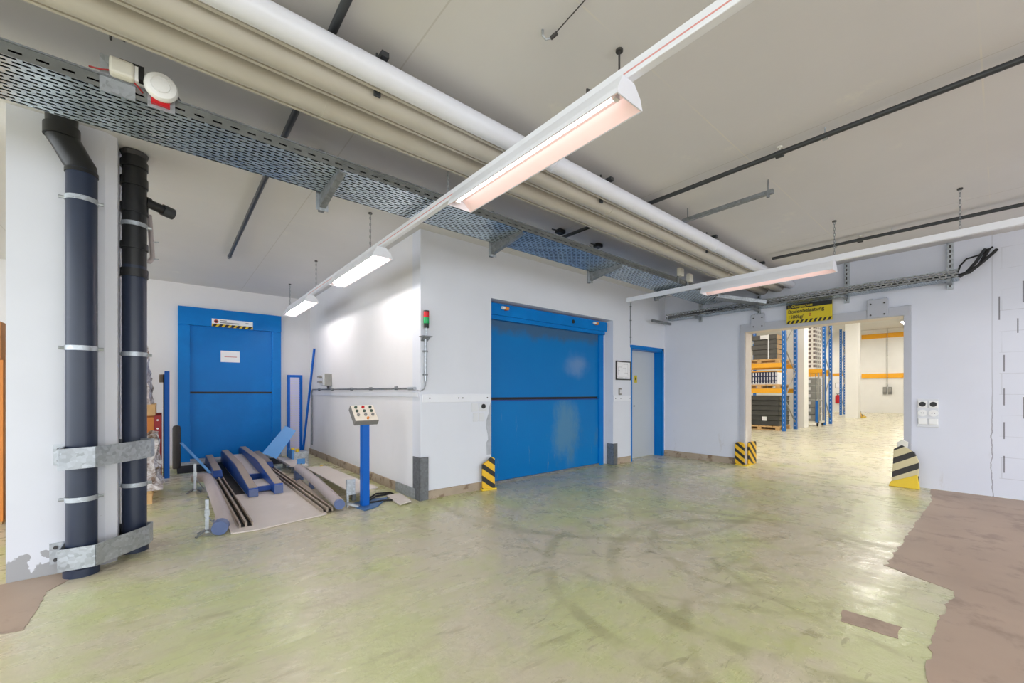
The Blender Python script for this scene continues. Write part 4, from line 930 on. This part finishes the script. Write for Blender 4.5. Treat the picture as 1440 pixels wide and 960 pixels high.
build('plate', box(q.x-.055, q.x+.055, 6.93, 6.945, 0.0, .235), 'bluelight', sm); build('base', box(q.x-.055, q.x+.055, 6.945, 7.03, 0, .01), 'galv', sm)
build('hole', MB().cyl((q.x, 6.925, .06), (q.x, 6.931, .06), .012, 10).cyl((q.x, 6.925, .15), (q.x, 6.931, .15), .012, 10), 'screwdark', sm)
for i, (px, py) in enumerate(((452, 662), (503, 683))):
    q = G(px, py)
    build('floor_plug', MB().lathe([(.03, 0), (.032, .05), (.024, .06), (.024, .085), (.012, .09)], (q.x, q.y, 0), (0, 0, 1), 14), 'yellow', None, ['small yellow plug standing on the floor by the skirting', 'small yellow plug standing just left of the blue console post'][i], 'plug', 'yellow plugs on the floor', smooth=True)
# blue wire mesh frame and leaning bar in the back corner
mf = thing('mesh_frame', 'narrow blue framed wire mesh panel in the back corner', 'mesh panel', (1.94, 9.0, 0))
build('frame', MB().box(1.80, 1.85, 8.98, 9.02, .0, 1.60).box(2.02, 2.07, 8.98, 9.02, .0, 1.60).box(1.85, 2.02, 8.98, 9.02, 1.55, 1.60).box(1.85, 2.02, 8.98, 9.02, .0, .05), 'bluepost', mf)
build('wire_infill', box(1.85, 2.02, 8.998, 9.0, .05, 1.55), 'mesh', mf)
build('leaning_bar', MB().bar((2.06, 8.93, .0), (2.225, 8.72, 2.12), .04, .022), 'bluepost', None, 'tall blue bar leaning into the back corner beside the mesh panel', 'bar')
# barrier panel left of the back door
bpn = thing('barrier_panel', 'upright blue edged barrier panel left of the back door', 'barrier', (.0, 7.85, 0))
build('post', box(-.03, .028, 7.83, 7.87, 0, 1.565), 'bluepost', bpn)
build('panel', box(-.045, -.03, 7.87, 8.6, .0, 1.52), 'rubber', bpn)
build('hinge', MB().box(-.09, -.045, 7.95, 8.05, 1.40, 1.52), 'skirt', bpn)
build('rubber_roll', MB().lathe([(.05, 0), (.055, .02), (.055, .66), (.045, .70), (.02, .71)], (.12, 8.75, 0), (0, 0, 1), 20), 'rolldark', None, 'dark rubber roll standing upright between barrier and back door', 'roll', smooth=True)  # added column standing in for dark shading on the wall

# ------------------------------------------------------------------ control console
cx, cy = 1.665, 4.52
cn = thing('control_console', 'blue pedestal control console with sloping push button box', 'control console', (cx, cy, 0))
build('base_plate', MB().prism([(cx-.10, cy-.02, 0), (cx-.07, cy-.20, 0), (cx+.10, cy-.13, 0), (cx+.34, cy+.16, 0), (cx+.1, cy+.24, 0), (cx-.08, cy+.16, 0)], (0, 0, .012)), 'bluebase', cn, bevel=.004)
build('post', box(cx-.033, cx+.045, cy-.04, cy+.04, .012, .93), 'bluepost', cn, bevel=.004)
# sloping box
bx0, bx1 = cx-.125, cx+.135
yT, zT, yB, zB = cy+.085, 1.11, cy-.085, .945
sl = Vector((0, yB-yT, zB-zT)); nrm = Vector((1, 0, 0)).cross(sl).normalized()
if nrm.z < 0: nrm = -nrm
T0 = Vector((bx0, yT, zT)); T1 = Vector((bx1, yT, zT))
build('button_box', MB().prism([T0, T1, T1+sl, T0+sl], -nrm*.07), 'conblk', cn, bevel=.004)
build('face_plate', MB().prism([T0+Vector((.005, 0, 0))+sl*.02+nrm*.001, T1-Vector((.005, 0, 0))+sl*.02+nrm*.001, T1-Vector((.005, 0, 0))+sl*.98+nrm*.001, T0+Vector((.005, 0, 0))+sl*.98+nrm*.001], nrm*.002), 'conface', cn)
for r_ in range(3):
    for c_ in range(3):
        p = T0+Vector((.05+c_*.08, 0, 0))+sl*(.16+r_*.24)+nrm*.003
        mt = 'red' if (r_ == 0 and c_ == 1) else ('btngreen' if r_ < 2 else 'conblk')
        build('push_button', MB().cyl(p, p+nrm*.014, .016, 14), mt, cn, label=('red push button' if mt == 'red' else None))
p = T0+Vector((.14, 0, 0))+sl*.87+nrm*.003
build('key_switch', MB().cyl(p, p+nrm*.022, .013, 12), 'orange', cn)
build('floor_cable', MB().tube([(cx+.05, cy+.06, .02), (cx+.25, cy+.30, .012), (cx+.40, cy+.30, .012), (cx+.46, cy+.12, .012), (cx+.40, cy-.02, .012), (cx+.22, cy+.04, .014), (cx+.06, cy+.03, .02)], .011, 8).tube([(cx+.05, cy+.09, .03), (cx+.3, cy+.42, .012), (cx+.46, cy+.36, .012), (cx+.44, cy+.1, .012)], .010, 8), 'rubber', None, 'black cable looped on the floor behind the console post', 'cable', smooth=True)
sx, sy = 1.515, 4.60
st = thing('limit_switch', 'galvanised plate on a short post left of the console', 'switch', (sx, sy, 0))
build('post', MB().box(sx-.014, sx+.006, sy-.012, sy+.012, 0.0, .30), 'galvlight', st)
build('plate', box(sx+.0, sx+.075, sy-.014, sy-.004, .13, .30), 'galv', st)
build('foot', MB().bar((sx-.02, sy-.02, .05), (sx+.09, sy-.09, .012), .05, .018), 'galv', st)
# steel sheet on the floor and upstand at the skirting
build('floor_sheet', MB().prism([G(543, 696, .02), G(562, 709, .02), G(578, 703.5, .03), G(563, 693, .03)], (0, 0, -.012)), 'steelplate', None, 'loose beige steel sheet on the floor below the block corner', 'steel sheet')
build('skirting_plate', box(LX-.028, LX-.016, LY+.10, LY+.62, 0, .125), 'galv', None, 'galvanised plate screwed along the skirting next to the block corner', 'steel plate')

# ------------------------------------------------------------------ wrapped goods behind the pillar
def pallet_mesh(x0, x1, y0, y1, z):
    m = MB(); n = 6; wy = (y1-y0)
    for k in range(n):
        a = y0+wy*k/n; m.box(x0, x1, a+.012, a+wy/n-.012, z+.118, z+.144)
    for xa in (x0, (x0+x1)/2-.05, x1-.1):
        m.box(xa, xa+.1, y0, y1, z+.096, z+.118); m.box(xa, xa+.1, y0, y1, z, z+.022)
        for ya in (y0, (y0+y1)/2-.06, y1-.12): m.box(xa, xa+.1, ya, ya+.12, z+.022, z+.096)
    return m
def lump(x0, x1, y0, y1, z0, z1, amp, seed):
    rnd = random.Random(seed); m = MB(); nx, ny, nz = 6, 6, 7
    bm = bmesh.new(); bmesh.ops.create_cube(bm, size=1); bmesh.ops.subdivide_edges(bm, edges=bm.edges, cuts=6, use_grid_fill=True)
    vs = []
    for v in bm.verts:
        t = v.co.z+.5
        k = 1-.12*t
        j = [rnd.uniform(-amp, amp) for _ in range(3)]
        vs.append(((x0+x1)/2+v.co.x*(x1-x0)*k+j[0], (y0+y1)/2+v.co.y*(y1-y0)*k+j[1], z0+max(0, t)*(z1-z0)+(j[2] if t > .05 else 0)))
    bm.verts.index_update()
    m.add(vs, [tuple(v.index for v in f.verts) for f in bm.faces]); bm.free(); return m
build('pallet', pallet_mesh(-1.0, -.13, 6.15, 7.0, 0), 'wood', None, 'wooden pallet on the floor behind the drain pipes', 'pallet')
build('wrapped_bundle', lump(-.98, -.06, 6.17, 6.98, .150, .74, .045, 1), 'wrap', None, 'film wrapped bundle on the floor pallet behind the drain pipes', 'wrapped goods')
stn = thing('steel_stand', 'low steel stand with drilled red legs and orange beams behind the pillar', 'stand', (-.6, 7.6, 0))
for (x, y) in ((-.13, 7.12), (-1.2, 7.12), (-.13, 8.1), (-1.2, 8.1)):
    hm = box(x-.0, x+.07, y, y+.06, 0, .95); hm.cur = 1
    for k in range(8): hm.cyl((x+.035, y-.002, .12+k*.11), (x+.035, y+.001, .12+k*.11), .012, 8)
    build('leg', hm, ['rackred', 'paper'], stn)
build('beam', box(-1.13, -.13, 7.13, 7.17, .70, .93), 'orange', stn); build('beam', box(-1.13, -.13, 8.1, 8.14, .70, .93), 'orange', stn)
build('pallet', pallet_mesh(-1.2, -.12, 7.1, 8.1, .951), 'wood', None, 'wooden pallet lying on the red legged stand', 'pallet')
build('wrapped_bundle', lump(-1.15, -.16, 7.15, 8.05, 1.096, 1.86, .03, 2), 'wrap', None, 'film wrapped bundle standing on the red legged stand', 'wrapped goods')
# crates at the extreme left
cbx = thing('shipping_crate', 'tall brown wooden crate at the left picture edge beyond the pillar', 'crate', (-1.75, 6.6, 0))
build('body', box(-2.3, -1.2, 6.1, 7.2, .03, 1.56), 'carton', cbx); build('corner_board', box(-1.26, -1.19, 6.075, 6.1, .03, 1.56), 'orange', cbx); build('skid', MB().box(-2.3, -2.1, 6.1, 7.2, 0, .03).box(-1.4, -1.2, 6.1, 7.2, 0, .03), 'wood', cbx)
cbx = thing('cardboard_box', 'cardboard box on top of the tall crate at the left edge', 'box', (-1.75, 6.6, 1.561))
build('body', box(-2.25, -1.21, 6.12, 7.1, 1.561, 1.93), 'carton', cbx, bevel=.01); build('tape', box(-1.8, -1.73, 6.115, 7.105, 1.93, 1.933), 'cream', cbx)

# ------------------------------------------------------------------ the hall beyond the gateway
def rack(label, x0, x1, ys, zt, levels, gname='pallet racks in the hall'):
    t = thing('pallet_rack', label, 'rack', ((x0+x1)/2, (ys[0]+ys[-1])/2, 0), gname)
    for y in ys:
        for x in (x0, x1):
            hm = box(x-.05, x+.05, y-.05, y+.05, 0, zt); hm.cur = 1
            for k in range(int(zt/.15)): hm.box(x-.052, x-.0495, y-.007, y+.007, .1+k*.15, .15+k*.15)
            build('upright', hm, ['rackblue', 'paper'], t)
        z = .25; k = 0
        while z < zt-.9:
            build('brace', MB().bar((x0+.05, y, z if k % 2 else z+.8), (x1-.05, y, z+.8 if k % 2 else z), .03, .03), 'greybin', t); z += .85; k += 1
    for a, b_ in zip(ys[:-1], ys[1:]):
        for z in levels:
            for x in (x0-.03, x1+.03): build('beam', box(x-.03, x+.03, a+.05, b_-.05, z-.09, z+.05), 'rackyellow', t)
    return t
rack('blue and yellow pallet rack nearest the gateway', 15.4, 16.55, (4.56, 7.4), 4.4, (1.33, 2.18))
rack('second blue and yellow pallet rack behind the slim white column', 19.5, 20.4, (4.42, 7.2), 4.6, (2.12,))
rack('farthest blue rack upright pair beside the wide white column', 29.0, 29.9, (5.82, 8.4), 4.8, (2.3,))
struct('pillar_hall_slim', box(17.35, 17.85, 4.52, 5.05, 0, HC), 'hall')
struct('pillar_hall_wide', box(25.6, 26.2, 4.48, 4.97, 0, HC), 'hall')
for i, (z, lab) in enumerate(((.0, 'pallet on the hall floor under the nearest rack'), (1.385, 'pallet on the lower beam of the nearest rack'), (2.235, 'pallet on the upper beam of the nearest rack'))):
    build('pallet', pallet_mesh(15.42, 16.5, 4.70, 5.9, z), 'wood', None, lab, 'pallet', 'pallets in the nearest rack')
ord_ = ('lowest', 'second', 'third', 'fourth', 'fifth', 'topmost')
for k in range(6):
    m = MB(); z0 = .146+k*.168
    m.box(15.44, 16.48, 4.73, 5.88, z0+.012, z0+.166); m.box(15.42, 16.5, 4.71, 5.9, z0+.135, z0+.160); m.cur = 1; m.box(15.5, 16.42, 4.722, 4.73, z0+.02, z0+.13)
    build('storage_crate', m, ['crate', 'crateside'], None, '%s dark crate of the stack on the floor pallet in the hall' % ord_[k], 'crate', 'dark crates on the floor pallet')
build('paper_tag', box(15.43, 15.436, 5.08, 5.22, .28, .46), 'paper', None, 'white paper tag stuck on the dark crate stack', 'label')
lb = MB()
co = thing('coil_tray', 'tray of dark blue and white coils on the lower rack pallet', 'coils', (15.96, 5.2, 1.53))
build('coil_front', box(15.45, 15.47, 4.78, 5.85, 1.56, 1.95), 'bottles', co); build('tray_body', box(15.475, 16.4, 4.78, 5.85, 1.53, 1.93), 'paper', co)
for k in range(5):
    z0 = 2.381+k*.165; dx = .03*(k % 2)
    m = MB().box(15.46+dx, 16.4+dx, 4.80, 5.50+.03*(k % 3), z0, z0+.155); m.cur = 1; m.box(15.5+dx, 16.38+dx, 4.793, 4.80, z0+.01, z0+.145)
    build('slab_bundle', m, ['foam', 'kraft'], None, '%s grey slab bundle of the strapped stack on the upper rack pallet' % ord_[k], 'bundle', 'strapped grey slab bundles')
build('strap', MB().box(15.452, 15.458, 5.02, 5.05, 2.381, 3.2), 'paper', None, 'white strap down the front of the grey slab stack', 'strap')
build('paper_tag', box(15.445, 15.452, 5.03, 5.28, 3.06, 3.19), 'paper', None, 'white paper tag near the top of the slab stack', 'label')
# white lattice crates on the second rack
for k in range(10):
    z0 = 2.20+k*.17
    r = thing('lattice_crate', 'white lattice crate number %s from below on the second rack' % ('one two three four five six seven eight nine ten'.split()[k]), 'crate', (19.95, 4.95, z0), 'white lattice crates on the second rack')
    build('front', box(19.50, 19.51, 4.72, 5.22, z0, z0+.16), 'whitecrate', r); build('side', box(19.51, 20.3, 4.72, 4.73, z0, z0+.16), 'whitecrateX', r)
    build('tray_floor', box(19.51, 20.3, 4.73, 5.22, z0, z0+.01), 'plastic', r)
# roll container
rc = thing('roll_container', 'grey wire roll container with blue panels below the second rack', 'roll container', (18.95, 4.75, 0))
build('side_cage', box(18.45, 18.46, 4.36, 5.06, .18, 1.95), 'cage', rc); build('side_cage', box(18.46, 19.2, 4.36, 4.37, .18, 1.95), 'cageX', rc)
build('post', MB().box(18.44, 18.48, 4.34, 4.38, .12, 1.98).box(18.44, 18.48, 5.04, 5.08, .12, 1.98).box(19.18, 19.22, 4.34, 4.38, .12, 1.98), 'greybin', rc)
build('platform', box(18.44, 19.22, 4.34, 5.08, .12, .18), 'cream', rc)
build('blue_panel', MB().box(18.43, 18.44, 4.78, 4.93, .15, 1.05).box(18.43, 18.44, 4.37, 4.45, .15, .95), 'rackblue', rc)
for (x, y) in ((18.5, 4.4), (18.5, 5.02), (19.15, 4.4), (19.15, 5.02)): build('caster', MB().cyl((x, y-.02, .06), (x, y+.02, .06), .06, 14), 'black', rc)
for k in range(6):
    z0 = .182+k*.27
    m = MB().box(18.52, 19.12, 4.44, 5.0, z0, z0+.25); m.cur = 1; m.box(18.512, 18.52, 4.62, 4.82, z0+.09, z0+.2)
    build('grey_bin', m, ['greybin', 'paper'], None, '%s grey bin stacked inside the wire roll container' % ord_[k], 'bin', 'grey bins in the roll container')
# far wall fittings
for i, (z, lab) in enumerate(((2.30, 'lower yellow guard rail along the far hall wall'), (4.78, 'upper yellow rail high on the far hall wall'))):
    build('yellow_rail', box(HX-.08, HX, 2.4, 5.75, z-.14, z+.14), 'rackyellow', None, lab, 'rail', 'yellow rails on the far hall wall')
cdp = PX(1248, 540, HX-.03)
fc = thing('hall_conduit', 'thin vertical conduit running down the far hall wall', 'conduit', (HX-.03, cdp.y, 1.6)); build('pipe', MB().cyl((HX-.11, cdp.y, 1.6), (HX-.11, cdp.y, HC), .02, 8), 'greybin', fc)
build('clip', MB().box(HX-.11, HX, cdp.y-.02, cdp.y+.02, 1.7, 1.74).box(HX-.11, HX, cdp.y-.02, cdp.y+.02, 3.5, 3.54), 'greybin', fc)
for i, dy in enumerate((.12, -.12)):
    r = thing('wall_switch', ['left grey switch box on the far hall wall', 'right grey switch box on the far hall wall'][i], 'switch box', (HX-.05, cdp.y+dy, 1.15), 'grey switch boxes on the far hall wall')
    build('case', box(HX-.1, HX, cdp.y+dy-.08, cdp.y+dy+.08, 1.15, 1.6), 'conblk', r, bevel=.01); build('cover', box(HX-.12, HX-.1, cdp.y+dy-.06, cdp.y+dy+.06, 1.3, 1.55), 'greybin', r)
e = PX(1178, 562, HX-.15)
fx = thing('fire_extinguisher', 'red fire extinguisher on the far hall wall', 'fire extinguisher', (HX-.15, e.y, .55))
build('cylinder', MB().lathe([(.10, 0), (.13, .03), (.13, .45), (.08, .52), (.04, .55)], (HX-.15, e.y, .56), (0, 0, 1), 20), 'red', fx, smooth=True)
build('valve', MB().cyl((HX-.15, e.y, 1.1), (HX-.15, e.y, 1.18), .03, 10).bar((HX-.15, e.y-.1, 1.19), (HX-.15, e.y+.08, 1.16), .03, .03), 'black', fx)
build('bracket', box(HX-.03, HX, e.y-.06, e.y+.06, .6, 1.1), 'black', fx)
nb = thing('notice_board', 'small framed notice above the fire extinguisher', 'notice', (HX-.02, e.y, 1.6)); build('frame', box(HX-.02, HX, e.y-.16, e.y+.16, 1.55, 1.9), 'greybin', nb); build('sheet', box(HX-.025, HX-.02, e.y-.13, e.y+.13, 1.58, 1.87), 'paper', nb)
M['hzC'] = hazard('hazard_paint_column', (.5, -.5, .7), .25)
hbp = thing('column_bumper', 'small yellow and black bumper beside the foot of the wide hall column', 'bumper', (26.6, 4.6, 0))
build('plate', MB().prism([(26.25, 4.50, 0), (27.2, 4.50, 0), (27.2, 4.50, .12), (26.55, 4.50, .18), (26.25, 4.50, .45)], (0, .08, 0)), 'hzC', hbp); build('foot', box(26.3, 27.2, 4.42, 4.5, 0, .05), 'yellow', hbp)
# hall ceiling lamps
def halllamp():
    t = thing('hall_luminaire', 'long lit hall luminaire nearest the gateway, left row', 'ceiling light', (10.5, 6.5, 4.86), 'hall luminaires')
    build('housing', box(9.0, 12.0, 6.32, 6.68, 4.90, 5.0), 'white', t); build('lamp_panel', box(9.03, 11.97, 6.35, 6.65, 4.885, 4.90), 'halltube', t)
    build('rod', MB().cyl((9.3, 6.5, 5.0), (9.3, 6.5, HC-.002), .012, 8).cyl((11.7, 6.5, 5.0), (11.7, 6.5, HC-.002), .012, 8), 'galvdark', t); return t
H1 = halllamp()
for (x, y, lab) in ((10.5, 2.5, 'long lit hall luminaire nearest the gateway, middle row'), (10.5, -1.5, 'long lit hall luminaire nearest the gateway, right row'), (17.0, 2.5, 'long lit hall luminaire level with the slim column'), (18.2, 8.5, 'long lit hall luminaire behind the racks'), (17.0, -1.5, 'long lit hall luminaire at the right of the slim column'), (24.0, 2.5, 'long lit hall luminaire before the wide column'), (24.0, 7.8, 'long lit hall luminaire left of the wide column'), (24., -2, 'long lit hall luminaire far right of the wide column'), (30.5, 3.2, 'long lit hall luminaire before the far wall'), (31, 8.2, 'long lit hall luminaire at the far left end')):
    dup(H1, (x, y, 4.86), lab)

# ------------------------------------------------------------------ fill light: plain sky let in through unseen open sides, look
wd = bpy.data.worlds.new('world'); scn.world = wd; wd.use_nodes = True
bg = wd.node_tree.nodes['Background']; bg.inputs[0].default_value = (.90, .95, 1.0, 1); bg.inputs[1].default_value = 2.2
vs = scn.view_settings
scn.display_settings.display_device = 'sRGB'
vs.view_transform = 'Standard'; vs.look = 'None'; vs.exposure = 0.70; vs.gamma = 1.0; vs.use_curve_mapping = False
scn.cycles.use_denoising = True
scn.cycles.max_bounces = 10; scn.cycles.diffuse_bounces = 6; scn.cycles.transparent_max_bounces = 16
scn.cycles.sample_clamp_indirect = 6
